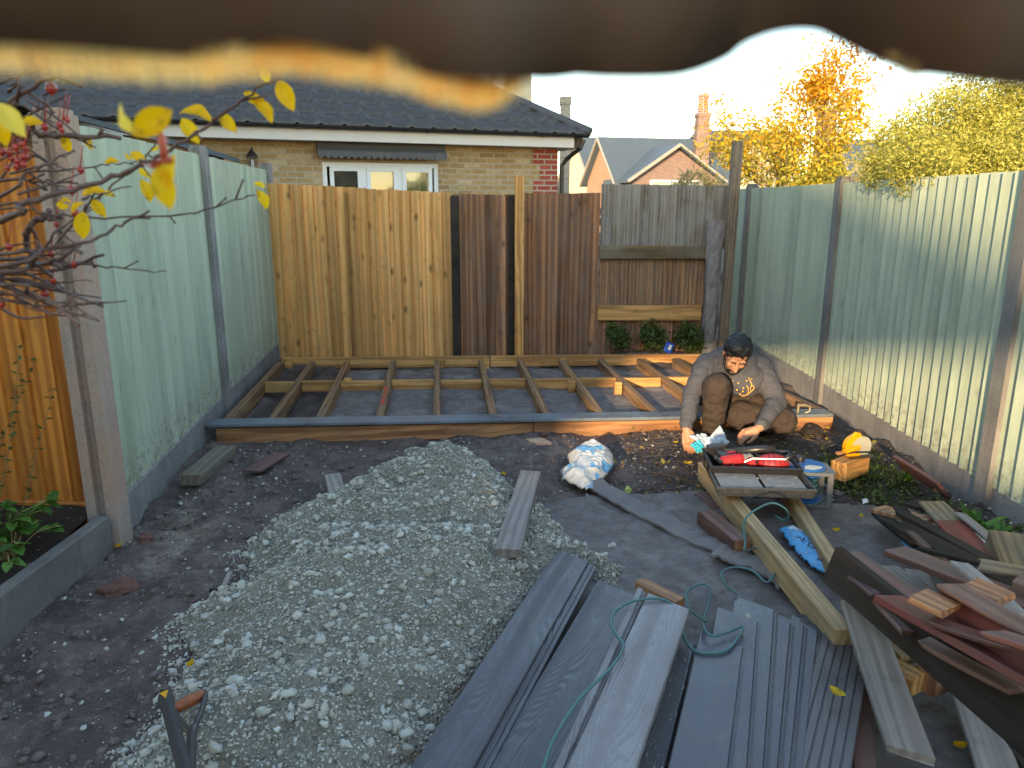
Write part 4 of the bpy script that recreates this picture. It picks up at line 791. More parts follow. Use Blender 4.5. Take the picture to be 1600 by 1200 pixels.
# ------------------------------------------------------------ shrubs at the foot of the back fence, bed plants, weeds
for i, (px, py, r, lb) in enumerate(((965, 523, .085, 'small leafy shrub at the back fence, leftmost of three'), (1020, 524, .12, 'bushiest of the three shrubs at the back fence, beside the blue bag'), (1076, 524, .13, 'small shrub at the back fence beside the crumbling post'))):
    g = bx(px, py); y = g.y-.16; q = D(px, py, y); q.z = max(q.z, .2)
    o = bush('small_shrub', lb, [(q.x, y, q.z, r), (q.x+.03, y-.03, q.z-.06, r*.8), (q.x-.04, y, q.z+.05, r*.6)], 1500, .036, M['weed'], 20+i, 'shrub', elong=1.8, gap=.5, sr=.003); o['group'] = 'shrubs along the back fence'
def weeds(name, label, poly, n, lsize, seed, h=.05, mat=None, kind='stuff'):
    rng = np.random.default_rng(seed); a, b = poly.min(0), poly.max(0); xs = rng.uniform(a[0], b[0], n*4); ys = rng.uniform(a[1], b[1], n*4); cl = fbm(xs*5+seed, ys*5, 3); k = (sdf(poly, xs, ys) > 0) & (cl > -.02); xs, ys = xs[k][:n], ys[k][:n]
    c = np.stack([xs, ys, gh(xs, ys)+h*rng.random(len(xs))**1.5], -1); p, f = leaves_np(c, lsize*(.5+rng.random(len(xs))), np.array([0, 0, 1.2]), rng, 1.8); o = np_mesh(name, p, f, mat or M['weed'], tint=np.repeat(rng.random(len(xs)), 4)); tag(o, label, 'weeds', kind=kind); return o
weeds('ground_weeds', 'low green weeds growing along the right fence by the yellow saw', P2([(1290, 690, 0), (1345, 690, 0), (1420, 770, 0), (1600, 860, 0), (1640, 900, 0), (1540, 850, 0), (1400, 800, 0), (1270, 760, 0)]), 2600, .022, 4)
weeds('ground_weeds', 'sparse weeds on the soil in front of the patched back fence', P2([(935, 552, 0), (1110, 548, 0), (1110, 562, 0), (935, 566, 0)]), 500, .03, 5)
def rosette(name, label, x, y, z, n, L, seed, mat, wd=.3, up=.6, group=None, cat='plant'):
    rs = random.Random(seed); mb = MB()
    for i in range(n):
        a = rs.uniform(0, 6.28); e = rs.uniform(.15, 1.2)*up; l = L*rs.uniform(.6, 1.1); d = Vector((math.cos(a)*math.cos(e), math.sin(a)*math.cos(e), math.sin(e))); s_ = Vector((-math.sin(a), math.cos(a), 0))*l*wd/2; p = [Vector((0, 0, 0)), d*l*.35+Vector((0, 0, l*.12)), d*l*.7+Vector((0, 0, l*.1)), d*l]; ws_ = [.15, 1, .8, .05]; vs = []
        for q, w_ in zip(p, ws_): vs += [q-s_*w_, q+s_*w_]
        mb.add(vs, [(0, 1, 3, 2), (2, 3, 5, 4), (4, 5, 7, 6)], rs.random())
    o = mb.build(name, mat); o.location = (x, y, z); tag(o, label, cat, group); return o
for i, (px, py, L, lb) in enumerate(((1520, 850, .15, 'bright green strap leaved plant by the near concrete post'), (1555, 868, .14, 'green leafy weed between the post and the upright timber stump'), (1490, 838, .09, 'small green weed tuft behind the red tipped plank'), (1418, 764, .07, 'tiny bright green weed left of the leaning red board'))):
    g = G(px, py); rosette('weed_plant', lb, g.x, g.y, gz(g.x, g.y)+.01, 26, L, 30+i, M['gleaf'], .22 if i < 2 else .3, .9)
# leafy plant in the bed
def broad_plant(name, label, x, y, z, h, n, L, seed):
    rs = random.Random(seed); root = empty(name, (x, y, z)); tag(root, label, 'plant'); st = MB(); lf = MB()
    for k in range(n):
        a = rs.uniform(0, 6.28); r_ = rs.uniform(.03, .26); tip = Vector((math.cos(a)*r_, math.sin(a)*r_, h*rs.uniform(.35, 1))); st.tube(spline([Vector((math.cos(a)*.02, math.sin(a)*.02, 0)), tip*.55+Vector((0, 0, .03)), tip], 4), .0025, 4)
        for j in range(5):
            b = rs.uniform(0, 6.28); l = L*rs.uniform(.6, 1.15); e = rs.uniform(-.3, .4); d = Vector((math.cos(b)*math.cos(e), math.sin(b)*math.cos(e), math.sin(e))); s_ = Vector((-math.sin(b), math.cos(b), rs.uniform(-.3, .3))).normalized()*l*.36; o_ = tip*rs.uniform(.75, 1.)
            vs = []; 
            for t, w_ in ((0, .12), (.25, .85), (.55, 1), (.8, .6), (1, .04)): q = o_+d*l*t+Vector((0, 0, -.25*l*t*t)); vs += [q-s_*w_+Vector((0, 0, .12*l*w_)), q, q+s_*w_+Vector((0, 0, .12*l*w_))]
            lf.add(vs, [(3*i, 3*i+1, 3*i+4, 3*i+3) for i in range(4)]+[(3*i+1, 3*i+2, 3*i+5, 3*i+4) for i in range(4)], rs.random())
    st.build('stems', M['straw'], root); lf.build('leaves', M['gleaf'], root)
g = G(12, 872, .12); broad_plant('leafy_plant', 'bright green broad leaved plant in the dark soil bed', g.x, g.y, .12, .22, 26, .06, 3)
g = G(-30, 860, .12); broad_plant('leafy_plant', 'green leafy plant at the left edge of the bed, cut by the frame', g.x, g.y, .12, .26, 20, .06, 5)
rs = random.Random(12); hb_ = empty('wispy_herb', (-2.38, 2.8, .1)); tag(hb_, 'tall thin half dry herb stems against the orange fence', 'plant'); st = MB(); lf = MB()
for k in range(46):
    b = Vector((rs.gauss(-.03, .12), rs.gauss(0, .12), 0)); tip = b+Vector((rs.gauss(.03, .14), rs.gauss(0, .1), rs.uniform(.35, .85))); mid = b.lerp(tip, .5)+Vector((rs.gauss(0, .04), 0, 0)); pp = spline([b, mid, tip], 8); st.tube(pp, [.0032-.00012*i for i in range(len(pp))], 3)
    for q in pp[5:]:
        for _ in range(4):
            a = rs.uniform(0, 6.28); l = rs.uniform(.014, .034); d = Vector((math.cos(a), math.sin(a), rs.uniform(-.4, .6)))*l; s_ = Vector((-math.sin(a), math.cos(a), .2))*l*.3; lf.add([q, q+d*.5+s_, q+d, q+d*.5-s_], [(0, 1, 2, 3)], rs.random())
st.build('stems', M['straw'], hb_); lf.build('leaves', M['weed'], hb_)
# ------------------------------------------------------------ crab apple branches reaching in from the left
ct = empty('crab_apple_tree', (-1.95, 1.35, 0)); tag(ct, 'bare crab apple branches with red berries and a few yellow leaves at the left edge', 'tree')
CO = Vector(ct.location); br = MB()
def cd(px, py, Y): return D(px, py, Y)-CO
HUB = Vector((-1.62, 1.35, 1.28))-CO
br.tube(spline([Vector((0, 0, -.05)), Vector((.05, 0, .5)), Vector((.1, .02, .95)), HUB], 6), [.06-.0016*i for i in range(19)], 8)
BR = [([(0, 213), (70, 212), (120, 212), (189, 215)], 1.05, .0085, .004), ([(0, 342), (35, 321), (112, 297), (196, 269), (224, 255), (266, 234), (308, 206), (350, 174), (402, 141), (450, 105)], .85, .0075, .0016),
      ([(0, 398), (35, 391), (80, 388), (126, 332), (168, 297), (217, 255), (245, 223)], .95, .005, .0012), ([(0, 416), (70, 391), (140, 377), (190, 350), (231, 330)], .9, .006, .002),
      ([(0, 322), (60, 330), (115, 339), (266, 337), (336, 323), (399, 302)], 1.0, .0035, .0013), ([(0, 405), (60, 411), (122, 412), (161, 398)], 1.0, .006, .0028), ([(110, 413), (192, 419), (262, 425)], 1.0, .0025, .001),
      ([(0, 458), (70, 468), (105, 474), (196, 471)], .95, .005, .0014), ([(60, 466), (105, 476), (154, 500)], .95, .003, .001), ([(98, 338), (85, 341), (63, 341), (48, 350), (42, 365), (42, 388)], 1.1, .005, .006),
      ([(0, 284), (52, 286), (87, 283), (122, 286)], 1.1, .005, .002), ([(60, 268), (126, 262), (168, 257), (224, 251)], 1.1, .0025, .001), ([(0, 304), (35, 276), (75, 256), (115, 234)], 1., .005, .002), ([(0, 175), (14, 160), (70, 125), (101, 118)], 1.0, .008, .003),
      ([(60, 168), (68, 150), (80, 138)], 1., .004, .002), ([(0, 436), (87, 440), (147, 440)], 1.0, .004, .001), ([(130, 310), (160, 302), (206, 290)], .95, .0025, .0012), ([(0, 250), (30, 235), (60, 205), (85, 175)], 1.05, .003, .001),
      ([(0, 425), (50, 415), (100, 400), (122, 380)], .9, .007, .003), ([(0, 445), (45, 455), (95, 482), (90, 486)], .9, .006, .002), ([(0, 470), (30, 475), (70, 489), (100, 494)], .95, .004, .001), ([(48, 402), (60, 380), (52, 362)], 1., .003, .0015), ([(0, 130), (12, 145), (30, 120), (50, 98)], 1.05, .004, .0015), ([(60, 400), (90, 360), (130, 335), (165, 300)], 1.0, .0035, .001)]
rs = random.Random(4)
for pts, Y, ra, rb in BR:
    W_ = [cd(px, py, Y+.05*rs.gauss(0, 1)*0+.02*math.sin(i*2.1+px)) for i, (px, py) in enumerate(pts)]
    if pts[0][0] <= 0: W_ = [HUB+Vector((rs.gauss(0, .02), rs.gauss(0, .02), rs.gauss(0, .04))), W_[0].lerp(HUB, .4)+Vector((0, 0, .01))]+W_
    ra *= .68; rb *= .75; pp = spline(W_, 6); pp = [p+Vector((rs.gauss(0, .0012), rs.gauss(0, .0012), rs.gauss(0, .0012))) for p in pp]; k = len(pp); br.tube(pp, [(ra+(rb-ra)*(i/(k-1))**.7)*(1+.12*math.sin(i*2.3)) for i in range(k)], 6)
    for i in range(6, k-2, 3):
        if rs.random() < .55:
            d = Vector((rs.uniform(.3, 1), rs.gauss(0, .4), rs.gauss(0, .7))).normalized(); l = rs.uniform(.008, .035); br.tube([pp[i], pp[i]+d*l*.6, pp[i]+d*l], [rb*.9+.0005, rb*.7+.0006, rb*.9+.0007], 4)
for k in range(17):                            # dense twiggy cluster low on the left
    s_ = cd(rs.uniform(-30, 30), rs.uniform(395, 480), 1.0); e = s_+Vector((rs.uniform(.05, .14), rs.gauss(0, .03), rs.gauss(-.01, .025))); br.tube(spline([s_, s_.lerp(e, .5)+Vector((0, 0, rs.gauss(0, .008))), e], 4), [.0028-.0002*i for i in range(9)], 4)
for k in range(13):
    s_ = cd(rs.uniform(-30, 40), rs.uniform(110, 340), 1.05); e = s_+Vector((rs.uniform(.03, .10), rs.gauss(0, .03), rs.gauss(.02, .04))); br.tube(spline([s_, s_.lerp(e, .5)+Vector((0, 0, rs.gauss(0, .008))), e], 4), [.0022-.00015*i for i in range(9)], 4)
br.build('branches', M['bark'], ct, smooth=True)
lv = MB()
def leaf(mb, px, py, L, a, Y, tilt=.3, tint=None, fold=.25):
    c = cd(px, py, Y); l = L/1155*Y*1.0; d = Vector((math.cos(a), math.sin(tilt)*.3, math.sin(a))).normalized(); s_ = Vector((-math.sin(a), tilt, math.cos(a))).normalized(); nn = d.cross(s_); vs = []; fs = []; n_ = 9
    for i in range(n_):
        t = i/(n_-1); w_ = l*.30*math.sin(math.pi*min(1, t*1.02))**.75*(1-.25*t); q = c+d*l*(t-.5)+nn*l*.18*math.sin(t*math.pi)*tilt
        for j in (-1, -.5, 0, .5, 1): vs.append(q+s_*w_*j+nn*abs(j)*w_*fold*2+nn*.02*l*math.sin(t*14+j))
    for i in range(n_-1):
        for j in range(4): b = i*5+j; fs.append((b, b+1, b+6, b+5))
    mb.add(vs, fs, tint if tint is not None else random.random()*.6)
R_ = rad
for (px, py, L, a, Y, ti) in [(417, 117, 30, R_(115), .85, .3), (447, 150, 48, R_(-65), .85, .2), (397, 150, 34, R_(160), .85, .5), (410, 174, 42, R_(-55), .85, .9), (357, 192, 36, R_(-50), .87, .1), (307, 185, 48, R_(-15), .88, 1.2), (298, 205, 42, R_(-60), .88, .3),
     (238, 192, 74, R_(-152), .50, .1), (208, 184, 60, R_(130), .50, .9), (268, 268, 52, R_(75), .5, .3), (257, 294, 66, R_(-80), .5, .3), (175, 254, 22, R_(5), 1.0, .7), (217, 246, 26, R_(-30), 1.0, .4), (202, 243, 16, R_(140), 1., .8), (227, 271, 22, R_(-35), 1., .3), (227, 298, 36, R_(-80), 1., 1.),
     (147, 303, 36, R_(10), .95, .8), (170, 305, 20, R_(-15), .95, .8), (406, 290, 18, R_(-20), 1., .6), (409, 312, 32, R_(-70), 1., .8), (105, 225, 28, R_(-80), 1.05, .3), (136, 224, 22, R_(-65), 1.05, .9), (15, 188, 60, R_(-55), .6, .6), (48, 190, 24, R_(10), .7, .5), (52, 192, 28, R_(0), 1., .4), (3, 205, 44, R_(-88), .7, .6),
     (130, 352, 44, R_(-100), .95, .3), (155, 326, 32, R_(-60), .95, .4), (98, 320, 22, R_(170), .95, .4), (122, 325, 26, R_(40), .95, .6), (102, 316, 18, R_(0), .95, 1.), (243, 233, 14, R_(20), 1., .3)]:
    leaf(lv, px, py, L, a, Y, ti, .9 if px in (208, 15) else None)
lv.build('leaves', M['yleaf'], ct, smooth=True)
pk = MB(); a_ = cd(228, 262, .5)
pk.tube([cd(222, 256, .86), cd(240, 262, .7), cd(258, 252, .5), cd(253, 215, .5), cd(250, 205, .5)], [.0012, .0012, .003, .0028, .001], 6); pk.tube([cd(258, 252, .5), cd(236, 256, .5), cd(270, 250, .5)], .002, 6); pk.build('leaf_stalk', plain('red_stalk', (.50, .10, .06), .4), ct, smooth=True)
be = MB()
for (px, py, r_) in [(80, 138, 8), (15, 238, 5), (25, 230, 5), (38, 244, 6), (28, 251, 5), (37, 257, 5), (18, 248, 4), (41, 232, 4), (3, 237, 5), (36, 225, 4), (105, 187, 4), (70, 198, 5), (92, 195, 4), (97, 203, 4), (126, 265, 5), (112, 297, 6), (118, 333, 6), (80, 397, 5), (14, 385, 5), (70, 459, 6), (83, 438, 5), (3, 475, 5), (100, 183, 3), (26, 260, 5), (12, 262, 4), (131, 106, 5), (116, 413, 5), (88, 350, 4)]:
    be = MB(); c = cd(px, py, 1.0); r2 = r_/1155; be.ball(c, r2, 12, 8, sc3=(1, 1, 1.12)); be.tube([c+Vector((0, 0, r2)), c+Vector((.004, 0, .018)), c+Vector((.006, .002, .03))], .0007, 4); be.tube([c-Vector((0, 0, r2*1.05)), c-Vector((0, 0, r2*1.4))], [.0016, .0022], 5); be.build('berry', M['berry'], ct, smooth=True)
# ------------------------------------------------------------ fabric awning edge hanging just over the viewpoint
def awm():
    s = N('brown_awning_fabric'); v = s.co(); n = s.noise(v, 9, 4, .6); n2 = s.noise(s.co((1, 1, .1)), 7, 1)
    c = s.mix(s.ramp(n, [(.35, 0.), (.65, 1.)]), (.055, .033, .022), (.125, .085, .065)); c = s.mix(s.ramp(n2, [(.5, 0.), (.7, .6)]), c, (.22, .22, .25)); return s.fin(c, .8, n, .3, .004, .3)
AWY = .17
AE = [(-400, 30), (-200, 45), (0, 62), (150, 75), (300, 80), (400, 70), (450, 64), (520, 75), (600, 87), (700, 113), (760, 121), (830, 118), (900, 112), (960, 121), (1040, 117), (1120, 86), (1180, 62), (1240, 50), (1300, 62), (1400, 98), (1480, 122), (1560, 131), (1640, 120), (1750, 90), (1900, 60), (2050, 80)]
ao = empty('awning', (0, AWY, 1.55)); tag(ao, 'dark brown out of focus awning edge sagging across the top of the view', 'awning')
e_ = [D(x, y, AWY)-Vector((0, AWY, 1.55)) for x, y in AE]; e_ = spline(e_, 5); k = len(e_); rows = 9; vs = []
for j in range(rows):
    t = j/(rows-1)
    for i, p in enumerate(e_):
        up = t*.16; vs.append((p.x*(1+.35*t), p.y-.10*t**1.2+.003*math.sin(i*.35)*(1-t), p.z+up))
mb = MB(); mb.add(vs, [(j*k+i, j*k+i+1, (j+1)*k+i+1, (j+1)*k+i) for j in range(rows-1) for i in range(k-1)]); o = mb.build('canopy', awm(), ao, smooth=True); sm = o.modifiers.new('s', 'SOLIDIFY'); sm.thickness = .004
fm = leafmat('golden_glow_paint', [(.95, .50, .12), (1., .78, .30), (1., .88, .55)], .65)  # sunlit glow of the awning edge, painted as bright golden strands
def painted_glow(x0_, x1_, ln):
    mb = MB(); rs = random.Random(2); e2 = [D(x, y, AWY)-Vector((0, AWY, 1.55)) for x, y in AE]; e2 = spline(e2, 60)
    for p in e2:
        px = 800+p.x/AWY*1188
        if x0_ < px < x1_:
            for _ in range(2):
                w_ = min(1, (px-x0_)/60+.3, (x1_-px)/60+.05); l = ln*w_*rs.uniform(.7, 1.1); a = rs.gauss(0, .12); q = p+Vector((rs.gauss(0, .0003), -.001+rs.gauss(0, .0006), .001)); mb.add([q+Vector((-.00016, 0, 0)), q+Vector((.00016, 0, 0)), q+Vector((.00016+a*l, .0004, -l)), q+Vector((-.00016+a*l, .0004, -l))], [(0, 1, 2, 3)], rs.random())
    return mb.build('painted_glow', fm, ao)
painted_glow(-300, 835, .0075); painted_glow(1350, 1450, .0035)
# ------------------------------------------------------------ loose boards and timber
def plank(name, label, a, b, za, zb, w, t, mat, roll=0, cat='board', group=None, edge='C', ext0=0., ext1=0., cut=0., sag=0., bev=.003, jag=.004, seed=0):
    """a, b: photo positions of the ends of the top face (centre or left edge), za, zb their heights"""
    A = G(a[0], a[1], za); B = G(b[0], b[1], zb); d = (B-A); A = A-d.normalized()*ext0; B = B+d.normalized()*ext1; d = B-A; L = d.length; X_ = d/L
    Y_ = Vector((-X_.y, X_.x, 0)).normalized(); Z_ = X_.cross(Y_); R = Matrix((X_, Y_, Z_)).transposed() @ Matrix.Rotation(roll, 3, 'X')
    mb = MB(); off = {'C': 0, 'L': -w/2, 'R': w/2}[edge]; nseg = 14; rs = random.Random(seed or sum(map(ord, label))); bow = rs.gauss(0, .004)
    prof = [(-w/2, -t+bev), (-w/2, -bev), (-w/2+bev, 0), (w/2-bev, 0), (w/2, -bev), (w/2, -t+bev), (w/2-bev, -t), (-w/2+bev, -t)]; n = len(prof); vs = []
    for i in range(nseg+1):
        u = i/nseg; x = -L/2+L*u
        for (y, z) in prof:
            xx = x+(cut*y if i == nseg else (-cut*y*.0 if i else 0))
            if i in (0, nseg) and jag: xx += jag*rs.uniform(-1, 1)
            vs.append((xx, y+off+bow*4*u*(1-u), z+sag*math.sin(math.pi*u)))
    fs = [(i*n+j, i*n+(j+1) % n, (i+1)*n+(j+1) % n, (i+1)*n+j) for i in range(nseg) for j in range(n)]+[tuple(range(n)), tuple(nseg*n+j for j in range(n))]
    mb.add(vs, fs, rs.random()); o = mb.build(name, mat); M4 = R.to_4x4(); M4.translation = (A+B)/2; o.location = M4.translation; o.rotation_euler = M4.to_euler(); tag(o, label, cat, group); return o
def lipboard(name, label, a, b, za, zb, w, mat, lip=.035, lipside=1, ext1=.5, grooves=0, t=.022, skew=.38):
    """composite cladding board: textured face plus a recessed lip; a = far left corner, b = near left corner"""
    A = G(a[0], a[1], za); B = G(b[0], b[1], zb); d = (B-A).normalized(); B = B+d*ext1; L = (B-A).length; X_ = d; Y_ = Vector((-X_.y, X_.x, 0)).normalized(); Z_ = X_.cross(Y_)
    # X runs towards the camera, so the board's right edge in view is +Y
    R = Matrix((X_, Y_, Z_)).transposed(); mb = MB(); b_ = .003
    P = [(0, -t), (0, -b_), (b_, 0)]
    if grooves:
        for k in range(1, grooves+1): y = w*k/(grooves+1); P += [(y-.003, 0), (y-.0015, -.005), (y+.0015, -.005), (y+.003, 0)]
    P += [(w-b_, 0), (w, -b_)]
    if lip: P += [(w+.001, -.009), (w+lip*.45, -.009), (w+lip*.5, -.005), (w+lip*.58, -.005), (w+lip*.62, -.009), (w+lip, -.010), (w+lip, -t)]
    else: P += [(w, -t)]
    n = len(P); ns = 8; vs = [(-L/2+L*i/ns+(skew*y if i == 0 else 0), y, z) for i in range(ns+1) for (y, z) in P]
    fs = [(i*n+j, i*n+(j+1) % n, (i+1)*n+(j+1) % n, (i+1)*n+j) for i in range(ns) for j in range(n)]
    mb.add(vs, fs, random.random()); me_ends = [tuple(range(n)), tuple(ns*n+j for j in range(n))]; mb.add([], []) if 0 else None
    for e in me_ends: mb.f.append(e); mb.t.append(.5); mb.m.append(0)
    o = mb.build(name, mat); M4 = R.to_4x4(); M4.translation = (A+B)/2; o.location = M4.translation; o.rotation_euler = M4.to_euler(); tag(o, label, 'composite board', 'composite boards stacked in the foreground'); return o
CB = 'composite_board'
def CL(s): return s
# lower pile, left pair
lipboard(CB, 'dark textured composite board, leftmost, its edge lying along the gravel heap', (870, 859), (640, 1200), .120, .135, .146, M['comp'], .034)
lipboard(CB, 'dark textured composite board tucked under the light grey board, second from the gravel', (934, 906), (757, 1200), .105, .120, .20, M['comp'], .0)
# scratched board with white scuffs
scr = composite('composite_scuffed', (.055, .058, .068))
nt = scr.node_tree; bs_ = nt.nodes['Principled BSDF']; old = bs_.inputs['Base Color'].links[0].from_socket; tc = nt.nodes.new('ShaderNodeTexCoord'); mp = nt.nodes.new('ShaderNodeMapping'); mp.inputs['Scale'].default_value = (12, 45, 1); mp.inputs['Rotation'].default_value = (0, 0, .5)
nz = nt.nodes.new('ShaderNodeTexNoise'); nz.inputs['Scale'].default_value = 2.2; nz.inputs['Detail'].default_value = 6; nz.inputs['Roughness'].default_value = .8; rp = nt.nodes.new('ShaderNodeValToRGB'); rp.color_ramp.elements[0].position = .60; rp.color_ramp.elements[1].position = .64; mxn = nt.nodes.new('ShaderNodeMix'); mxn.data_type = 'RGBA'
nt.links.new(tc.outputs['Object'], mp.inputs[0]); nt.links.new(mp.outputs[0], nz.inputs['Vector']); nt.links.new(nz.outputs['Fac'], rp.inputs[0]); nt.links.new(rp.outputs[0], mxn.inputs[0]); nt.links.new(old, mxn.inputs[6]); mxn.inputs[7].default_value = (.55, .55, .56, 1); nt.links.new(mxn.outputs[2], bs_.inputs['Base Color'])
lipboard(CB, 'dark composite board with white scuff marks along its face', (1010, 975), (925, 1200), .128, .15, .165, scr, .0)
# the fan of overlapping boards
fan = [((1094, 985), (1043, 1200)), ((1120, 948), (1074, 1200)), ((1148, 931), (1100, 1200)), ((1172, 948), (1122, 1200)), ((1193, 951), (1141, 1200)), ((1214, 959), (1161, 1200)), ((1236, 960), (1181, 1200))]
fl_ = ['first overlapping dark board right of the scuffed board', 'second overlapping dark board in the fan, right of the scuffed board', 'third overlapping dark board in the fan of stepped edges', 'fourth overlapping dark board in the middle of the stepped fan', 'fifth stepped dark board, carrying a grey lump of mortar to its left', 'sixth stepped dark board, third from the grooved board', 'seventh stepped dark board with a fine ridged lip beside the widest face']
for i, ((a, b), lb) in enumerate(zip(fan, fl_)): z = .150-.0105*i; lipboard(CB, lb, a, b, z, z+.02, .135, M['comp_f'], .014, ext1=.5)
lipboard(CB, 'dark textured board with a fully visible face left of the grooved board', (1252, 958), (1198, 1200), .075, .095, .100, M['comp'], .0)
lipboard(CB, 'brownish grey composite board with fine parallel grooves, rightmost of the pile', (1290, 974), (1226, 1200), .095, .115, .145, M['comp_g'], .0, grooves=5)
# light grey board on top
lipboard(CB, 'light grey woodgrain composite board lying on top of the dark ones', (1012, 926), (884, 1200), .205, .225, .148, M['comp_l'], .0)
o = lipboard('board_edge_strip', 'x', (996, 917), (863, 1200), .198, .218, .022, M['comp_l'], .010); tag(o, 'narrow ridged light grey strip along the left of the light grey board', 'board strip'); del o['group']
plank('timber_batten', 'short tan batten end with yellow fibres under the light grey board', (1000, 905), (1062, 936), .165, .165, .05, .05, M['chipwood'], jag=.006, cat='batten')
# timbers under the tool box
TB = 'timber_beam'
plank(TB, 'long tan timber beam running from the tool box to the grey weathered board', (1100, 722), (1320, 984), .125, .15, .062, .095, M['beam'], cat='beam')
plank(TB, 'shorter tan timber beam beside the blue sack, its end broken', (1213, 735), (1314, 890), .095, .12, .058, .06, M['beam'], cat='beam', jag=.015)
plank('dark_block', 'dark timber block with an orange sawn end left of the tan beam', (1102, 797), (1158, 843), .10, .10, .075, .09, M['brownred'], cat='timber block')
o = plank('sawn_end', 'orange freshly sawn end piece of the dark timber block', (1157, 841), (1160.5, 844), .098, .098, .071, .086, M['chipwood'], cat='timber block')
plank('old_board', 'greyish purple board between the dark block and the long tan beam', (1100, 770), (1232, 893), .03, .035, .10, .02, M['slatewood'])
plank('thin_strip', 'thin curled brown strip lying at the foot of the tan beam', (1205, 895), (1270, 935), .03, .03, .09, .008, M['brownred'], cat='strip', jag=.02)
# old felt / board strips lying across the fabric
M['felt'] = plain('old_roofing_felt', (.17, .15, .145), .75, var=.5, scale=12, bump=.6)
def strip(name, label, pts, w, mat, z=.035, seed=1, cat='strip', th=.012):
    P = [G(x, y, z) for x, y in pts]; P = spline(P, 8); rs = random.Random(seed); n = len(P); mb = MB(); vs = []
    for i, p in enumerate(P):
        t = (P[min(i+1, n-1)]-P[max(i-1, 0)]).normalized(); s_ = Vector((-t.y, t.x, 0)).normalized(); wl = w/2*(1+rs.uniform(-.16, .1)); wr = w/2*(1+rs.uniform(-.16, .1)); zz = .006*math.sin(i*.7)+.006*rs.random()
        for (k, h) in ((-wl, -th), (-wl, 0), (-wl*.3, .004), (wr*.3, .003), (wr, 0), (wr, -th)): q = p+s_*k; q.z += h+zz; vs.append(q)
    mb.add(vs, [(i*6+j, i*6+(j+1) % 6, (i+1)*6+(j+1) % 6, (i+1)*6+j) for i in range(n-1) for j in range(6)]+[tuple(range(6)), tuple((n-1)*6+j for j in range(6))]); c = P[n//2]
    o = mb.build(name, mat, smooth=False, origin=c); tag(o, label, cat); return o
strip('felt_strip', 'long torn grey felt strip running from the plastic sack towards the beam', [(905, 728), (940, 762), (1010, 800), (1080, 835), (1150, 868)], .12, M['felt'], seed=3)
strip('felt_strip', 'wider torn felt piece crossing the dark fabric below the dark block', [(1118, 860), (1165, 873), (1205, 890), (1238, 912)], .125, M['felt'], .05, 5)
# the heap of old timber on the right
plank('old_board', 'wide grey weathered board sloping towards the viewer, lowest end at the frame bottom', (1342, 940), (1424, 1174), .215, .13, .108, .024, M['weathered'], cut=.25)
plank('dark_beam', 'big dark wide board standing on edge across the right heap', (1312, 855), (1700, 1158), .38, .34, .035, .128, M['darkboard'], roll=rad(-13), cat='beam', jag=.012, seed=3)
plank('old_board', 'narrow red brown board lying right behind the big dark board', (1330, 862), (1470, 958), .34, .36, .07, .02, M['redboard'])
plank('red_board', 'bright red painted board with worn brown end on the right heap', (1390, 930), (1680, 1088), .42, .44, .115, .022, M['redpaint'], roll=rad(-14))
plank('red_beam', 'deep red painted timber on edge, highest on the right heap', (1490, 914), (1690, 1032), .50, .52, .075, .11, M['redpaint'], roll=rad(-6), cat='beam')
plank('beam_top_board', 'worn brown board forming the top of the deep red timber', (1486, 912), (1690, 1022), .515, .535, .085, .012, M['brownred'], roll=rad(-6))
plank('chipped_block', 'short chipped orange tan block with red edges lying beside the red board', (1436, 925), (1488, 950), .50, .50, .085, .018, M['chipwood'], cat='timber block', jag=.006)
plank('chipped_block', 'chipped orange tan block tucked behind the deep red timber', (1515, 908), (1572, 932), .50, .50, .085, .018, M['chipwood'], cat='timber block', jag=.006)
plank('old_board', 'red brown board with a pointed far tip in the middle of the heap', (1398, 856), (1660, 960), .34, .40, .095, .022, M['redboard'], cut=.3)
plank('old_board', 'charcoal grey board with a pale splintered edge above the pointed red brown one', (1402, 815), (1660, 950), .26, .33, .115, .02, M['darkboard'], roll=rad(-8), jag=.01)
plank('splintered_strip', 'thin pale splinter strip along the charcoal grey board', (1392, 820), (1560, 925), .255, .31, .012, .012, M['chipwood'], cat='strip')
plank('old_board', 'slim dark board behind the charcoal grey board', (1408, 798), (1600, 905), .22, .28, .05, .02, M['darkboard'])
plank('red_board', 'board with red painted middle and mossy far end by the near post', (1462, 788), (1585, 925), .18, .24, .105, .022, M['redpaint'], roll=rad(6))
plank('mossy_board', 'mossy brown board end lying over the red tipped board', (1455, 783), (1500, 830), .187, .197, .108, .012, M['railX'], roll=rad(6))
plank('old_board', 'short dark brown board lying flat at the far side of the heap', (1372, 792), (1450, 812), .12, .16, .10, .02, M['brownfence'])
plank('old_board', 'dark flat board end beside the mossy board at the top of the heap', (1425, 782), (1490, 800), .15, .17, .12, .02, M['darkboard'])
plank('old_board', 'broad blackish board leaning under the charcoal board', (1375, 800), (1440, 850), .10, .18, .07, .02, M['darkboard'])
plank('timber_stump', 'upright sawn timber stump with rough brown face at the right edge', (1578, 832), (1606, 905), .30, .22, .13, .10, M['railX'], cat='timber block', jag=.01)
plank('old_board', 'dull brown board end at the right edge under the upright stump', (1590, 900), (1680, 930), .42, .42, .09, .04, M['brownred'])
plank('grey_offcut', 'pale grey split offcut sticking out of the middle of the heap', (1432, 890), (1448, 930), .24, .22, .075, .02, M['weathered'], cat='offcut', jag=.01)
plank('metal_plate', 'dull grey panel piece with white corner lying inside the heap', (1388, 884), (1450, 925), .22, .26, .075, .006, M['greyboard'], cat='panel')
plank('tan_batten', 'ribbed tan batten seen between the grey board and the dark board', (1380, 985), (1420, 1024), .15, .15, .055, .03, M['beam'], cat='batten')
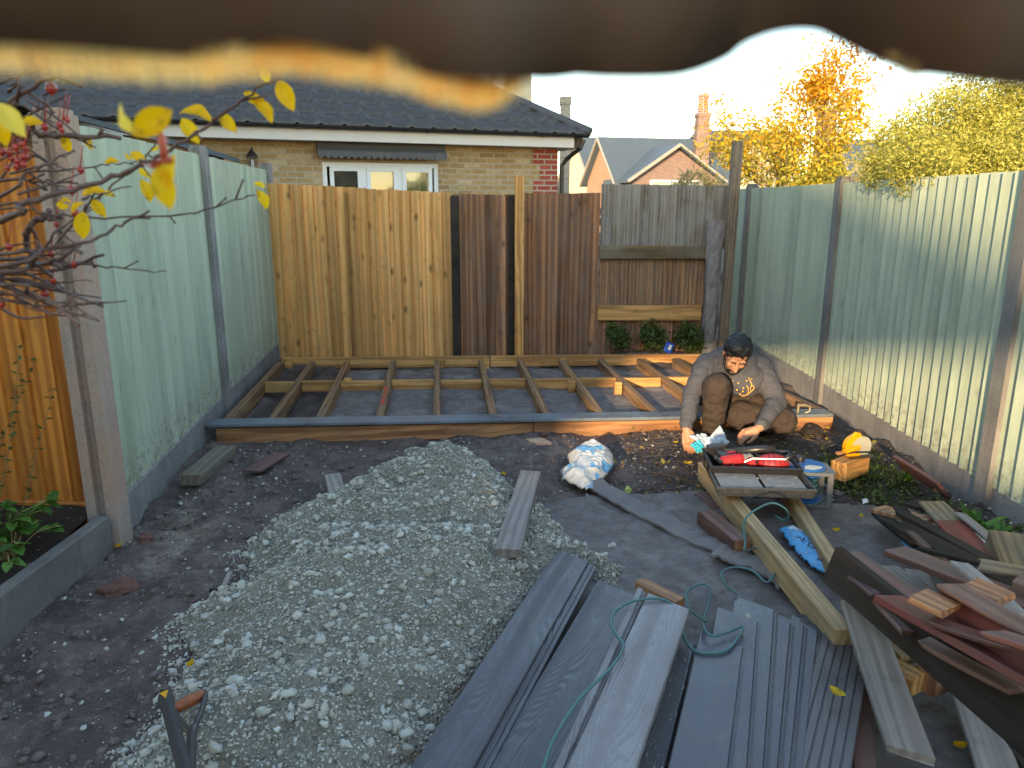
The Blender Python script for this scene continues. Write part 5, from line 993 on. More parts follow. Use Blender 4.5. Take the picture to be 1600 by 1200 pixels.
plank('tan_batten', 'second ribbed tan batten beside the first, partly hidden by the dark board', (1410, 975), (1444, 1015), .16, .16, .05, .03, M['beam'], cat='batten')
plank('tan_block', 'sawn honey coloured timber end under the big dark board', (1390, 1030), (1438, 1056), .14, .14, .075, .055, M['noggin'], cat='timber block')
plank('dark_block', 'dark timber block resting beside the sawn honey coloured end', (1440, 1030), (1478, 1050), .15, .15, .08, .075, M['brownfence'], cat='timber block')
plank('old_board', 'pale grey weathered plank running out at the bottom below the dark board', (1505, 1055), (1570, 1230), .12, .08, .10, .022, M['weathered'])
plank('old_board', 'orange brown plank right of the pale grey plank at the frame bottom', (1538, 1090), (1600, 1230), .10, .06, .07, .022, M['redboard'])
plank('old_board', 'dark plank in the bottom right corner of the picture', (1585, 1120), (1660, 1230), .11, .08, .12, .022, M['darkboard'])
plank('red_board', 'red stained plank standing out beside the grooved composite board', (1346, 1045), (1354, 1230), .07, .06, .055, .022, M['redboard'])
plank('red_board', 'dark red wet board leaning against the gravel board by the fence', (1408, 722), (1478, 766), .13, .12, .12, .018, M['slatewood'], roll=rad(-50), jag=.012)
plank('splintered_strip', 'pale broken splinter at the near end of the leaning dark red board', (1464, 762), (1481, 768), .10, .10, .03, .02, M['chipwood'], cat='strip', jag=.01)
# thinner broken pieces tangled through the heap
mats_ = ['brownred', 'darkboard', 'weathered', 'redboard', 'railX', 'brownred', 'slatewood']
for i, (a, b, z, w, lb) in enumerate([((1345, 905), (1420, 985), .30, .05, 'thin brown slat crossing under the red board near the big dark beam'), ((1440, 855), (1545, 880), .33, .035, 'narrow dark slat lying over the pointed red brown board'), ((1500, 878), (1590, 955), .42, .05, 'grey slat poking out behind the chipped block'),
    ((1455, 965), (1600, 1010), .46, .04, 'thin red slat lying in the groove between red board and red timber'), ((1530, 880), (1640, 900), .40, .06, 'greyish splintered slat near the upright stump'), ((1425, 830), (1500, 905), .30, .03, 'slim brown batten across the charcoal board'), ((1340, 900), (1372, 925), .33, .06, 'purple brown scrap against the broken end of the tan beam'),
    ((1448, 1000), (1590, 1075), .34, .05, 'red brown slat hidden low behind the big dark beam'), ((1405, 790), (1440, 835), .20, .05, 'mossy grey slat end at the far tip of the heap'), ((1500, 800), (1560, 850), .22, .045, 'dark slat beside the mossy board'), ((1550, 985), (1640, 1015), .535, .06, 'brown scrap board on top of the deep red timber'), ((1385, 1040), (1400, 1080), .10, .04, 'dark scrap under the weathered board')]):
    plank('broken_board', lb, a, b, z, z+.02, w, .014, M[mats_[i % 7]], roll=rad((i*37) % 30-15), cat='board piece', jag=.012, cut=.3 if i % 2 else -.4)
# offcuts on the left and centre
plank('timber_offcut', 'grey brown square timber offcut lying by the left gravel board', (296, 742), (352, 696), .075, .075, .115, .06, M['postold_x'] if 'postold_x' in M else M['joist'], cat='offcut')
plank('label_tag', 'small white label stapled on the end of the left timber offcut', (282, 746), (301, 747), .055, .055, .004, .022, M['white'], cat='label')
plank('thin_board', 'thin purplish brown board lying flat near the left end of the deck', (393, 735), (440, 707), .02, .02, .11, .012, M['slatewood'])
plank('half_buried_board', 'short grey board half buried at the top of the gravel heap', (519, 740), (534, 792), .075, .09, .085, .02, M['greyboard'])
plank('grey_plank', 'smooth grey plank lying over the right side of the gravel heap', (829, 736), (793, 858), .145, .175, .105, .032, M['greyboard'])
plank('broken_stick', 'split grey stick lying at the left edge of the gravel heap', (359, 893), (336, 945), .04, .03, .022, .014, M['weathered'], cat='stick', jag=.01)
plank('broken_stick', 'short dark stick beside the split grey one', (333, 920), (334, 955), .03, .03, .028, .016, M['darkboard'], cat='stick', jag=.008)
plank('broken_stick', 'thin reddish stick beside the shovels', (232, 1140), (243, 1158), .012, .012, .018, .012, M['slatewood'], cat='stick')
# timber block under the saw
plank('timber_block', 'squared warm brown timber block under the yellow saw', (1312, 722), (1347, 709), .14, .14, .09, .10, M['noggin'], cat='timber block')
# bricks and stones
def rock(name, label, px, py, z, sx, sy, sz, mat, seed, cat='stone'):
    rs = random.Random(seed); bm = bmesh.new(); bmesh.ops.create_icosphere(bm, subdivisions=3, radius=1)
    for v in bm.verts: n_ = mnoise.noise(v.co*1.3+Vector((seed, 0, 0)))*.45+mnoise.noise(v.co*3.5+Vector((seed, 3, 0)))*.16; v.co = Vector((v.co.x*sx, v.co.y*sy, v.co.z*sz))*(1+n_)
    me = bpy.data.meshes.new(name); bm.to_mesh(me); bm.free(); o = link(name, me, mat); g = G(px, py, 0); o.location = (g.x, g.y, gz(g.x, g.y)+z); o.rotation_euler = (0, 0, rs.uniform(0, 3)); tag(o, label, cat); return o
M['redbr'] = plain('dirty_red_brick', (.14, .06, .045), .9, var=.5, scale=25, bump=.8); M['palestone'] = plain('pale_stone', (.42, .40, .36), .85, var=.35, scale=25, bump=.6)
rock('brick_fragment', 'dark red half brick sunk in the soil below the bed edging', 188, 920, .01, .075, .05, .035, M['redbr'], 3, 'brick'); rock('brick_fragment', 'reddish brick lump beside the foot of the pink concrete post', 228, 850, .01, .05, .035, .025, M['redbr'], 5, 'brick')
rock('stone', 'round grey stone on the dark fabric right of the plank', 957, 860, .01, .022, .018, .014, M['palestone'], 7); rock('stone', 'pale flat stone beside the spade grip', 300, 1107, .03, .035, .025, .02, M['palestone'], 8)
rock('mortar_lump', 'small grey mortar lump lying on the stepped boards', 1164, 1020, .135, .010, .009, .008, M['palestone'], 9, 'mortar lump')
rock('rock', 'buff rock lying in the soil between the two shrubs by the back fence', 998, 545, .05, .10, .07, .05, M['palestone'], 11); rock('brick_lump', 'broken brick lying by the weathered reddish fence', 915, 548, .05, .07, .06, .05, M['redbr'], 12, 'brick')
rock('brick_lump', 'dark hollow brick piece at the foot of the reddish fence', 882, 552, .03, .07, .05, .04, M['redbr'], 14, 'brick'); rock('orange_stone', 'orange tinted pile of spilled mortar just before the deck edge', 840, 690, .0, .09, .05, .02, plain('peach_mortar', (.50, .30, .20), .9, var=.3, scale=30, bump=.5), 15)
rock('dark_stone', 'black stone on the spilled mortar at the deck edge', 850, 683, .015, .03, .025, .02, M['redbr'], 16); rock('soil_lump', 'clod of soil and roots right of the crouching man by the deck', 1268, 675, .02, .10, .07, .06, M['bed'], 17, 'soil'); rock('apple', 'green windfall apple on the soil below the plastic sack', 981, 762, .015, .02, .02, .02, plain('apple_skin', (.40, .45, .12), .4), 18, 'apple')
# plastic sacks
def sack(name, label, pts, mat, z=.03, h=.06, seed=1, cat='sack', th=.002):
    """crumpled plastic sheet with an irregular outline"""
    poly = np.array([[G(x, y, z).x, G(x, y, z).y] for x, y in pts]); c = poly.mean(0); a, b = poly.min(0), poly.max(0); st = .0055; X, Y = np.meshgrid(np.arange(a[0]-st, b[0]+st, st), np.arange(a[1]-st, b[1]+st, st), indexing='ij')
    S = sdf(poly, X, Y); S0 = S+.008*fbm(X*30+seed, Y*30, 2); wx_ = .05*fbm(X*9+seed, Y*9, 2); rid = 1-np.abs(2*vn(X*8+seed+wx_*60, Y*8+X*3-wx_*40)-1); rid2 = vn(X*26+seed*3, Y*26-X*9)
    Z = z+h*np.clip(S/.06, 0, 1)**.6*(.55+.33*rid+.12*rid2); i_ = np.arange(X.size).reshape(X.shape); f = np.stack([i_[:-1, :-1], i_[1:, :-1], i_[1:, 1:], i_[:-1, 1:]], -1).reshape(-1, 4); f = f[(S0.reshape(-1)[f] > 0).all(1)]
    # drop unused vertices so the mesh stays one clean piece
    u, inv = np.unique(f, return_inverse=True); P = np.stack([X-c[0], Y-c[1], Z], -1).reshape(-1, 3)[u]; o = np_mesh(name, P, inv.reshape(f.shape), mat, smooth=True); o.location = (c[0], c[1], 0); sm = o.modifiers.new('s', 'SOLIDIFY'); sm.thickness = th; tag(o, label, cat); return o
def sackmat(name, a, b, thr=.55, txt=None):
    s = N(name); v = s.co(); n = s.noise(v, 9, 3, .5); f = s.ramp(n, [(thr-.01, 0.), (thr+.01, 1.)]); c = s.mix(f, a, b); d = s.noise(v, 30, 5, .7)
    c = s.mix(s.ramp(d, [(.5, 0.), (.72, .7)]), c, (.30, .22, .16)); return s.fin(c, .35, d, .3, .006, .5)
M['sackw'] = sackmat('white_blue_sack', (.70, .66, .60), (.10, .38, .62), .58); M['sackb'] = sackmat('blue_sack', (.05, .36, .70), (.62, .68, .72), .66)
sack('plastic_sack', 'crumpled dirty white plastic sack with blue corners on the soil before the deck', [(900, 705), (918, 697), (940, 700), (958, 712), (960, 728), (945, 750), (928, 757), (930, 768), (905, 766), (878, 752), (875, 738), (890, 730), (885, 715)], M['sackw'], .02, .075, 2)
sack('blue_sack', 'blue printed plastic sack lying between the two tan beams', [(1216, 828), (1240, 822), (1262, 836), (1290, 860), (1310, 885), (1304, 908), (1270, 888), (1236, 855)], M['sackb'], .05, .04, 5)
sack('blue_sack', 'scrap of blue plastic showing under the charcoal grey board', [(1405, 836), (1425, 843), (1458, 865), (1450, 872), (1422, 862), (1408, 848)], M['sackb'], .12, .02, 6)
sack('white_bag', 'white crumpled plastic behind the red tipped board by the weeds', [(1513, 825), (1530, 838), (1552, 855), (1556, 870), (1545, 872), (1525, 852), (1510, 838)], M['sackw'], .08, .04, 8, 'bag'); sack('white_bag', 'torn white plastic edge under the long tan beam', [(1222, 868), (1240, 885), (1250, 902), (1236, 905), (1226, 890)], M['sackw'], .03, .02, 9, 'bag')
sack('paper_scrap', 'small scrap of white paper on the soil left of the heap', [(1346, 780), (1356, 778), (1358, 785), (1348, 787)], M['white'], .03, .012, 10, 'paper scrap')
g = D(1045, 537, 6.95); bl = empty('blue_packet', (g.x, 6.95, .14), rad(20)); tag(bl, 'bright blue packet with a white label leaning among the shrubs', 'packet')
mb = MB(); mb.box((0, 0, 0), (.085, .03, .10), Matrix.Rotation(rad(24), 3, 'Y'), bev=.008); mb.build('pouch', plain('blue_plastic', (.02, .10, .55), .3), bl); mb = MB(); mb.box((.003, -.017, .005), (.03, .003, .05), Matrix.Rotation(rad(24), 3, 'Y')); mb.build('label_patch', M['white'], bl)
# writing on the blue sack between the beams
def text(body, size, loc, rot, mat, parent, name='lettering', ext=.0006):
    cu = bpy.data.curves.new(name, 'FONT'); cu.body = body; cu.size = size; cu.extrude = ext; cu.align_x = 'CENTER'; o = bpy.data.objects.new(name, cu); me = bpy.data.meshes.new_from_object(o); bpy.data.objects.remove(o); o = link(name, me, mat, parent); o.location = loc; o.rotation_euler = rot; return o
M['ink'] = plain('navy_ink', (.012, .015, .05), .5); sk = bpy.data.objects['blue_sack']; c0 = Vector(sk.location)
for (t_, px, py, sz_) in (('IAR', 1250, 842, .028), ('C E', 1258, 849, .028), ('SO', 1266, 856, .028), ('87', 1280, 876, .024)):
    g = G(px, py, .098); text(t_, sz_, g-c0, (rad(8), rad(6), rad(-42)), M['ink'], sk, 'lettering', .001)
# fallen leaves
for i, (px, py, L, a, z, lb) in enumerate([(185, 858, .035, 1.2, .0, 'yellow fallen leaf by the foot of the near left post'), (1305, 833, .04, .3, .03, 'yellow curled leaf on the dark fabric right of the blue sack'), (1345, 811, .035, 1.4, .04, 'pale fallen leaf on the fabric above the curled yellow one'), (1378, 1142, .055, 1.3, .05, 'yellow leaf at the left edge of the weathered grey board'), (1307, 1090, .045, -.8, .125, 'dry leaf lying on the grooved composite board'),
        (1497, 1172, .04, .1, .04, 'yellowish leaf on the fabric near the bottom right'), (400, 925, .04, .6, .12, 'yellow brown leaf on the left side of the gravel'), (787, 745, .04, 1.7, .05, 'yellow green leaf at the top right of the gravel heap'), (1074, 728, .05, .1, .02, 'curled yellow leaf left of the tool box'), (1100, 732, .05, .2, .02, 'second curled yellow leaf nearest the tool box'), (1055, 695, .035, .5, .01, 'green yellow leaf beside the man\'s hand'), (297, 1045, .035, 1.5, .06, 'pale leaf on the gravel edge above the spade grip')]):
    mb = MB(); n_ = 8; vs = []
    for k in range(n_):
        t = k/(n_-1); w_ = L*.32*math.sin(math.pi*min(1, t*1.02))**.75
        for j in (-1, -.5, 0, .5, 1): vs.append(Vector((L*(t-.5), w_*j, .35*L*abs(j)**2*.5+.22*L*(2*t-1)**2)))
    mb.add(vs, [(k*5+j, k*5+j+1, k*5+j+6, k*5+j+5) for k in range(n_-1) for j in range(4)], (i*.37) % .8); o = mb.build('fallen_leaf', M['yleaf'], smooth=True); g = G(px, py, z); o.location = (g.x, g.y, z+.012); o.rotation_euler = (.2, .1, a); tag(o, lb, 'leaf')
# twigs and litter by the man
rs = random.Random(9); mb = MB()
for k in range(240):
    g = G(rs.uniform(1000, 1330), rs.uniform(668, 765)); a = rs.uniform(-.6, .6)+(math.pi if rs.random() < .5 else 0)*0; l = rs.uniform(.02, .14); z = gz(g.x, g.y)+rs.uniform(.003, .025); d = Vector((math.cos(a), math.sin(a), rs.gauss(0, .12)))*l; p = Vector((g.x, g.y, z)); mb.tube([p, p+d*.5+Vector((0, 0, .005)), p+d], [.0022, .0016, .001], 4)
o = mb.build('twig_litter', plain('dead_twigs', (.13, .09, .06), .8, var=.6, scale=9)); tag(o, 'dead twigs and roots littering the soil around the tool box', 'twigs', kind='stuff')
rng = np.random.default_rng(3); n = 420; xs, ys = [], []
for k in range(n): g = G(rng.uniform(960, 1420), rng.uniform(668, 790)); xs.append(g.x); ys.append(g.y)
p, f = leaves_np(np.stack([xs, ys, gh(xs, ys)+.008+.015*rng.random(n)], -1), .02+.025*rng.random(n), np.array([0, 0, 2.]), rng, 1.6); o = np_mesh('leaf_litter', p, f, leafmat('leaf_litter_mat', [(.06, .04, .02), (.22, .12, .03), (.45, .30, .05), (.10, .12, .03)], .1), tint=np.repeat(rng.random(n)**1.5, 4)); tag(o, 'small dead leaves scattered on the soil around the man', 'leaf litter', kind='stuff')
# ------------------------------------------------------------ tools
M['red'] = plain('red_tool_plastic', (.36, .016, .02), .5, var=.35, bump=.15); M['grime'] = plain('dusty_black_plastic', (.07, .07, .068), .6, var=.5, scale=30); M['metal'] = plain('steel', (.45, .44, .42), .35, .9); M['yel'] = plain('yellow_tool_plastic', (.58, .27, .012), .35, var=.12); M['greyp'] = plain('grey_plastic', (.16, .165, .17), .5, var=.2); M['dustlid'] = plain('dusty_clear_lid', (.24, .22, .20), .45, var=.5, scale=35, bump=.4); M['bluep'] = plain('blue_reel_plastic', (.02, .13, .38), .35, var=.15); M['tealcable'] = plain('teal_cable', (.05, .15, .15), .4, var=.15)
zb = .145
c = [G(1117, 727, zb+.09), G(1213, 722, zb+.09), G(1268, 790, zb+.09), G(1143, 790, zb+.09)]
tcx = (c[0]+c[1]+c[2]+c[3])/4; tr_ = math.atan2((c[1]-c[0]).y, (c[1]-c[0]).x); tbx = empty('tool_box', (1.20, 3.52, zb), rad(-5)); tag(tbx, 'open black tool box with a dusty compartment lid, resting on the two tan beams', 'tool box')
bw, bd, bh = .43, .27, .085
def tray(mb, w_, d_, h_, t_=.008, fl=.02, z0=0.):
    mb.box((0, 0, z0+.004), (w_-fl, d_-fl, .008))
    for sx in (-1, 1):
        mb.add([(sx*(w_-fl)/2, -(d_-fl)/2, z0), (sx*(w_-fl)/2, (d_-fl)/2, z0), (sx*w_/2, d_/2, z0+h_), (sx*w_/2, -d_/2, z0+h_), (sx*((w_-fl)/2-t_), -(d_-fl)/2+t_, z0), (sx*((w_-fl)/2-t_), (d_-fl)/2-t_, z0), (sx*(w_/2-t_), d_/2-t_, z0+h_), (sx*(w_/2-t_), -d_/2+t_, z0+h_)], [(0, 1, 2, 3), (4, 5, 6, 7), (3, 2, 6, 7), (0, 3, 7, 4), (1, 2, 6, 5)])
        mb.add([(-(w_-fl)/2, sx*(d_-fl)/2, z0), ((w_-fl)/2, sx*(d_-fl)/2, z0), (w_/2, sx*d_/2, z0+h_), (-w_/2, sx*d_/2, z0+h_), (-(w_-fl)/2+t_, sx*((d_-fl)/2-t_), z0), ((w_-fl)/2-t_, sx*((d_-fl)/2-t_), z0), (w_/2-t_, sx*(d_/2-t_), z0+h_), (-w_/2+t_, sx*(d_/2-t_), z0+h_)], [(0, 1, 2, 3), (4, 5, 6, 7), (3, 2, 6, 7), (0, 3, 7, 4), (1, 2, 6, 5)])
    mb.tube([(-w_/2, -d_/2, z0+h_), (w_/2, -d_/2, z0+h_), (w_/2, d_/2, z0+h_), (-w_/2, d_/2, z0+h_), (-w_/2, -d_/2, z0+h_)], .009, 6)
mb = MB(); tray(mb, bw, bd, bh); mb.box((.05, .0, .045), (.006, bd-.03, .07)); mb.box((-.1, 0, .045), (.006, bd-.03, .06)); mb.box((-.218, .03, .05), (.012, .05, .04)); mb.build('tray', M['black'], tbx)
LY = -.225; mb = MB(); tray(mb, bw*1.02, .225, .04, t_=.005, fl=.012, z0=.018)
for k in range(-4, 5): mb.box((k*.047, -.1135, .045), (.018, .006, .012))
mb.v = [(x, y+LY, z) for x, y, z in mb.v]; mb.build('lid', M['grime'], tbx)
mb = MB(); mb.box((-.105, LY, .052), (.195, .185, .012), bev=.004); mb.box((.10, LY+.01, .050), (.185, .17, .012), bev=.004); rs = random.Random(5)
for k in range(16): mb.box((rs.uniform(-.18, .18), LY+rs.uniform(-.08, .08), .057), (rs.uniform(.01, .04), rs.uniform(.006, .02), .005), Matrix.Rotation(rs.uniform(-.3, .3), 3, 'Z'), bev=.002)
mb.t = [.5]*len(mb.t); mb.build('compartment_cover', M['dustlid'], tbx); mb = MB(); mb.box((-.205, -.06, .04), (.008, .03, .02)); mb.build('latch', M['red'], tbx)
def drill(name, label, loc, rz, tip=0., roll=1.45, s_=1., chuck=True):
    r = empty(name, loc, rz); r.scale = (s_, s_, s_); r.rotation_euler = (roll, tip, rz); tag(r, label, 'drill'); RY = Matrix.Rotation(rad(90), 3, 'Y')
    mb = MB(); mb.lathe([(.022, -.07), (.032, -.062), (.034, -.02), (.032, .03), (.028, .045)], n=14, M=RY); mb.build('housing', M['red'], r, smooth=False); mb = MB(); mb.lathe([(.027, .045), (.027, .06), (.024, .062), (.024, .085), (.012, .10)], n=14, M=RY); mb.build('chuck', M['greyp'] if chuck else M['black'], r)
    mb = MB(); mb.add([(-.045, -.013, -.02), (-.005, -.013, -.02), (-.02, -.013, -.13), (-.055, -.013, -.13), (-.045, .013, -.02), (-.005, .013, -.02), (-.02, .013, -.13), (-.055, .013, -.13)], [(0, 1, 2, 3), (4, 5, 6, 7), (0, 1, 5, 4), (1, 2, 6, 5), (2, 3, 7, 6), (3, 0, 4, 7)]); mb.box((-.073, 0, 0), (.02, .045, .05), bev=.004); mb.build('handle', M['black'], r)
    mb = MB(); mb.box((-.035, 0, -.152), (.10, .062, .045), bev=.007); mb.build('battery', M['black'], r); mb = MB(); mb.box((-.035, -.033, -.148), (.07, .004, .016)); mb.box((-.004, 0, -.045), (.010, .012, .026)); mb.build('trigger', M['red'], r); return r
drill('cordless_drill', 'red and black cordless drill with pale chuck lying in the tool box', (1.12, 3.53, zb+.075), rad(5), rad(-8), rad(95)); drill('impact_driver', 'red and black impact driver lying behind the drill, nearest the man', (1.13, 3.63, zb+.06), rad(188), rad(4), rad(80), .9, False)
gr = empty('angle_grinder', (1.30, 3.49, zb+.082), rad(-8)); tag(gr, 'bright red rounded power tool at the right side of the tool box', 'power tool'); mb = MB(); mb.ball((0, 0, 0), .080, 20, 12, sc3=(1.05, .72, .50)); mb.box((-.10, -.005, -.005), (.055, .05, .045), bev=.012); mb.build('housing', M['red'], gr)
mb = MB()
for k in range(5): mb.tube([(.075*1.05*math.sin(a)*math.cos((k-2)*.28)*1.02, -.058*math.cos(a)*math.cos((k-2)*.28)+.0, .041*math.cos((k-2)*.28*.4)+.0*a) if 0 else ((k-2)*.026, math.cos(a)*.0585*math.sqrt(max(.1, 1-((k-2)*.026/.084)**2)), math.sin(a)*.041*math.sqrt(max(.1, 1-((k-2)*.026/.084)**2))) for a in np.linspace(.1, 3.04, 9)], .0022, 4)
mb.tube([(-.085, -.03, 0), (-.07, 0, .03), (-.085, .03, 0)], .008, 6); mb.build('vent_slot', M['black'], gr)
mb = MB(); mb.tube([(-.17, .05, .03), (-.05, .06, .045), (.02, .055, .05)], .02, 8); mb.tube([(.06, .0, .02), (.10, .03, .03)], .016, 8); mb.build('grip', M['black'], gr, smooth=True); mb = MB(); mb.tube([(-.14, -.02, 0), (-.10, -.02, .02), (.05, -.055, .035), (.088, -.03, 0)], .005, 5); mb.build('vent_rib', M['metal'], gr)
rk = empty('red_brush', (1.46, 3.88, .07), rad(10)); tag(rk, 'red spiky plastic brush head lying behind the cable reel', 'brush'); mb = MB(); mb.ball((0, 0, 0), .035, 10, 7, sc3=(1.4, 1, .6)); rs = random.Random(4)
for k in range(40): a = rs.uniform(0, 6.28); e = rs.uniform(.1, 1.4); d = Vector((math.cos(a)*math.cos(e)*1.4, math.sin(a)*math.cos(e), math.sin(e))); mb.tube([d*.03, d*.062], [.006, .003], 4)
mb.build('bristles', M['red'], rk)
mk = empty('red_clip', (1.375, 3.88, .06), rad(30)); tag(mk, 'small red and orange clip between the driver and the red brush', 'clip'); mb = MB(); mb.box((0, 0, .02), (.08, .02, .035), bev=.006); mb.build('jaw', M['red'], mk); mb = MB(); mb.tube([(-.04, 0, 0), (-.045, 0, .06), (-.02, 0, .07)], .006, 6); mb.build('spring', plain('orange_plastic', (.8, .25, .02), .4), mk)
# cable reel
cr = empty('cable_reel', (1.475, 3.50, .02), rad(-8)); cr.scale = (.82, .82, 1.); tag(cr, 'grey extension cable reel with a blue top plate right of the tool box', 'cable reel')
mb = MB(); P_ = [(-.145, -.08), (-.10, -.115), (.13, -.115), (.15, -.09), (.135, .08), (.10, .11), (-.10, .10), (-.14, .06)]; mb.prism(P_, .165, .18); mb.prism(P_, 0, .014); 
for x, y in ((-.12, -.09), (.12, -.10), (.12, .085), (-.11, .08)): mb.box((x, y, .09), (.035, .018, .16), bev=.004)
mb.tube([(-.14, .06, .172), (-.16, .0, .175), (-.145, -.08, .172)], .010, 6); mb.build('frame', M['greyp'], cr); mb = MB(); mb.lathe([(.06, .015), (.06, .165)], n=18); mb.lathe([(.105, .016), (.105, .022)], n=22); mb.lathe([(.105, .150), (.105, .158)], n=22); mb.build('drum', M['bluep'], cr)
mb = MB(); mb.lathe([(.112, .181), (.112, .188), (.10, .193), (.02, .194)], n=28); mb.build('top_plate', M['bluep'], cr); mb = MB(); mb.lathe([(.026, .19), (.026, .205), (.030, .207), (.028, .222), (.01, .226)], (-.03, .04, 0), 16); mb.build('knob', M['black'], cr)
mb = MB(); mb.prism([(math.cos(a)*r_, math.sin(a)*r_) for a, r_ in [(-1.9, .10), (-1.4, .104), (-.9, .10), (-.5, .095), (-.7, .05), (-1.3, .03), (-2., .05)]], .194, .1955); mb.build('label_patch', plain('cream_sticker', (.62, .60, .50), .5, var=.2, scale=40), cr)
mb = MB()
for k in range(9): mb.tube([(math.cos(a)*(.07+.008*(k % 2)), math.sin(a)*(.07+.008*(k % 2)), .03+.014*k) for a in np.linspace(0, 6.28, 20)], .006, 5)
mb.build('wound_cable', M['tealcable'], cr, smooth=True)
def cable(label, pts, r=.0045, name='extension_cable'):
    P = spline([G(x, y, z) for x, y, z in pts], 8); mb = MB(); mb.tube(P, r, 8); c = P[len(P)//2]; o = mb.build(name, M['tealcable'], smooth=True, origin=c); tag(o, label, 'cable'); return o
def cz(l, sx=640, sy=840, k=2.2222): return [(sx+x/k, sy+y/k, z) for x, y, z in l]
cable('teal cable looping over the light grey composite board', cz([(455, 830, .245), (500, 700, .24), (590, 560, .235), (700, 450, .23), (742, 380, .225), (720, 340, .222), (700, 300, .22), (715, 255, .218), (780, 220, .215), (870, 212, .213), (925, 240, .20)]))
cable('teal cable lying in open loops over the scuffed and stepped boards', cz([(925, 240, .195), (945, 300, .17), (955, 350, .16), (985, 390, .16), (1040, 402, .16), (1110, 385, .16), (1158, 310, .158), (1100, 330, .165), (1045, 340, .17), (1020, 300, .165), (1035, 240, .10), (1045, 180, .06), (1010, 162, .05), (962, 190, .05), (970, 245, .06), (1005, 275, .12), (1030, 290, .18)]))
cable('teal cable trailing over the felt piece towards the tool box', cz([(1135, 195, .14), (1095, 160, .06), (1085, 120, .05), (1130, 103, .055), (1190, 115, .07), (1240, 155, .07), (1270, 120, .075), (1262, 70, .07), (1215, 35, .06), (1165, 45, .12)])+[(1040+710/5.714, 640+1190/5.714, .14), (1163, 815, .20), (1180, 797, .24), (1206, 786, .25), (1226, 794, .24), (1232, 806, .20), (1224, 813, .15), (1212, 806, .12)])
cable('teal cable leaving the reel on the right of the tool box', [(1268, 745, .10), (1283, 752, .06), (1292, 762, .05), (1290, 777, .04), (1275, 787, .05), (1262, 790, .08)])
# yellow saw
sw = empty('circular_saw', G(1333, 712, .14), rad(12)); sw.location.z = .14; sw.scale = (.75, .75, .75); tag(sw, 'yellow circular saw with clear guard resting on the squared timber block', 'saw'); s1 = Matrix.Rotation(rad(90), 3, 'X')
mb = MB(); ring = [(math.cos(a)*.085, math.sin(a)*.085) for a in np.linspace(rad(20), rad(250), 16)]+[(math.cos(a)*.035, math.sin(a)*.035) for a in np.linspace(rad(250), rad(20), 10)]; mb.prism(ring, -.018, .018, s1, (0, 0, .075)); mb.tube([(-.03, 0, .145), (.0, .0, .17), (.03, 0, .16), (.05, 0, .13)], .014, 8); mb.tube([(-.10, -.03, .045), (-.02, -.02, .06), (.03, -.01, .07)], .024, 8); mb.box((-.02, -.01, .02), (.11, .06, .035), bev=.01); mb.build('housing', M['yel'], sw)
mb = MB(); mb.lathe([(.072, -.002), (.072, .002)], n=32, M=s1, c=(.03, -.005, .075)); mb.build('blade', M['metal'], sw); mb = MB(); mb.lathe([(.078, .02), (.080, .0), (.078, -.012)], n=24, M=s1, c=(.05, .0, .07)); mb.build('guard', plain('milky_guard', (.30, .29, .25), .35), sw)
mb = MB(); mb.box((.03, -.03, .008), (.20, .09, .004)); mb.tube([(-.13, -.04, .03), (-.04, -.05, .045), (.11, -.05, .035)], .006, 6); mb.build('base_plate', M['black'], sw); mb = MB(); mb.box((-.14, -.03, .04), (.05, .03, .022), bev=.006); mb.build('grip_end', M['chipwood'], sw)
# metal hook on the composite board at the right
g = G(1253, 645, .11); hk = MB(); hk.tube([(-.03, 0, .01), (-.03, 0, .05), (.02, 0, .055), (.05, 0, .04), (.05, 0, .01), (.02, 0, .0)], .006, 6); hk.box((-.03, 0, .03), (.012, .02, .06), bev=.002); o = hk.build('metal_clamp', plain('brass_metal', (.45, .38, .25), .4, .6)); o.location = g; tag(o, 'small metal clamp standing on the composite board right of the man', 'clamp')
# shovels in the lower left
sh = empty('shovel', (0, 0, 0)); A = G(258, 1088, .30); B = G(292, 1215, .42); sh.location = B; tag(sh, 'black handled shovel with an orange triangle on its grip, lower left corner', 'shovel'); A2 = A-B; d = A2.normalized(); mb = MB(); ext = -d*.5
mb.tube([ext, Vector((0, 0, 0)), A2*.5, A2*.8, A2*.93, A2*1.0], [.0145, .0145, .0145, .015, .0185, .016], 14); mb.build('handle', plain('black_rubber_handle', (.022, .024, .030), .45, var=.2, scale=80, bump=.3), sh, smooth=True)
tocam = (Vector((0, 0, CAMH))-A).normalized(); u_ = tocam.cross(d).normalized(); n_ = d.cross(u_).normalized(); n_ = n_ if n_.dot(tocam) > 0 else -n_
def tri(a, s1_, s2_): p = A2*a+n_*.0175; q = A2*(a-.10)+n_*.0165; return [p-u_*s1_, p+u_*s1_, q]
mb = MB(); t_ = tri(.965, .009, 0); mb.add([v-n_*.002 for v in t_]+[v+n_*.001 for v in t_], [(0, 1, 2), (3, 4, 5), (0, 1, 4, 3), (1, 2, 5, 4), (2, 0, 3, 5)]); t_ = tri(.10, .007, 0); mb.build('triangle_mark', plain('orange_mark', (.85, .38, .01), .4), sh)
sp = empty('spade', (0, 0, 0)); A = G(318, 1085, .18); C_ = G(272, 1108, .18); J = G(300, 1150, .21); E = G(296, 1230, .27); sp.location = J; tag(sp, 'garden spade with a reddish wooden D grip lying on the gravel beside the black shovel', 'spade'); a_, c2, e2 = A-J, C_-J, E-J
mb = MB(); mb.tube([c2+(a_-c2)*t for t in (0, .15, .5, .85, 1)], [.013, .0155, .0165, .0155, .013], 12); mb.build('grip', plain('red_brown_grip', (.32, .085, .03), .45, var=.5, scale=50, bump=.4), sp, smooth=True)
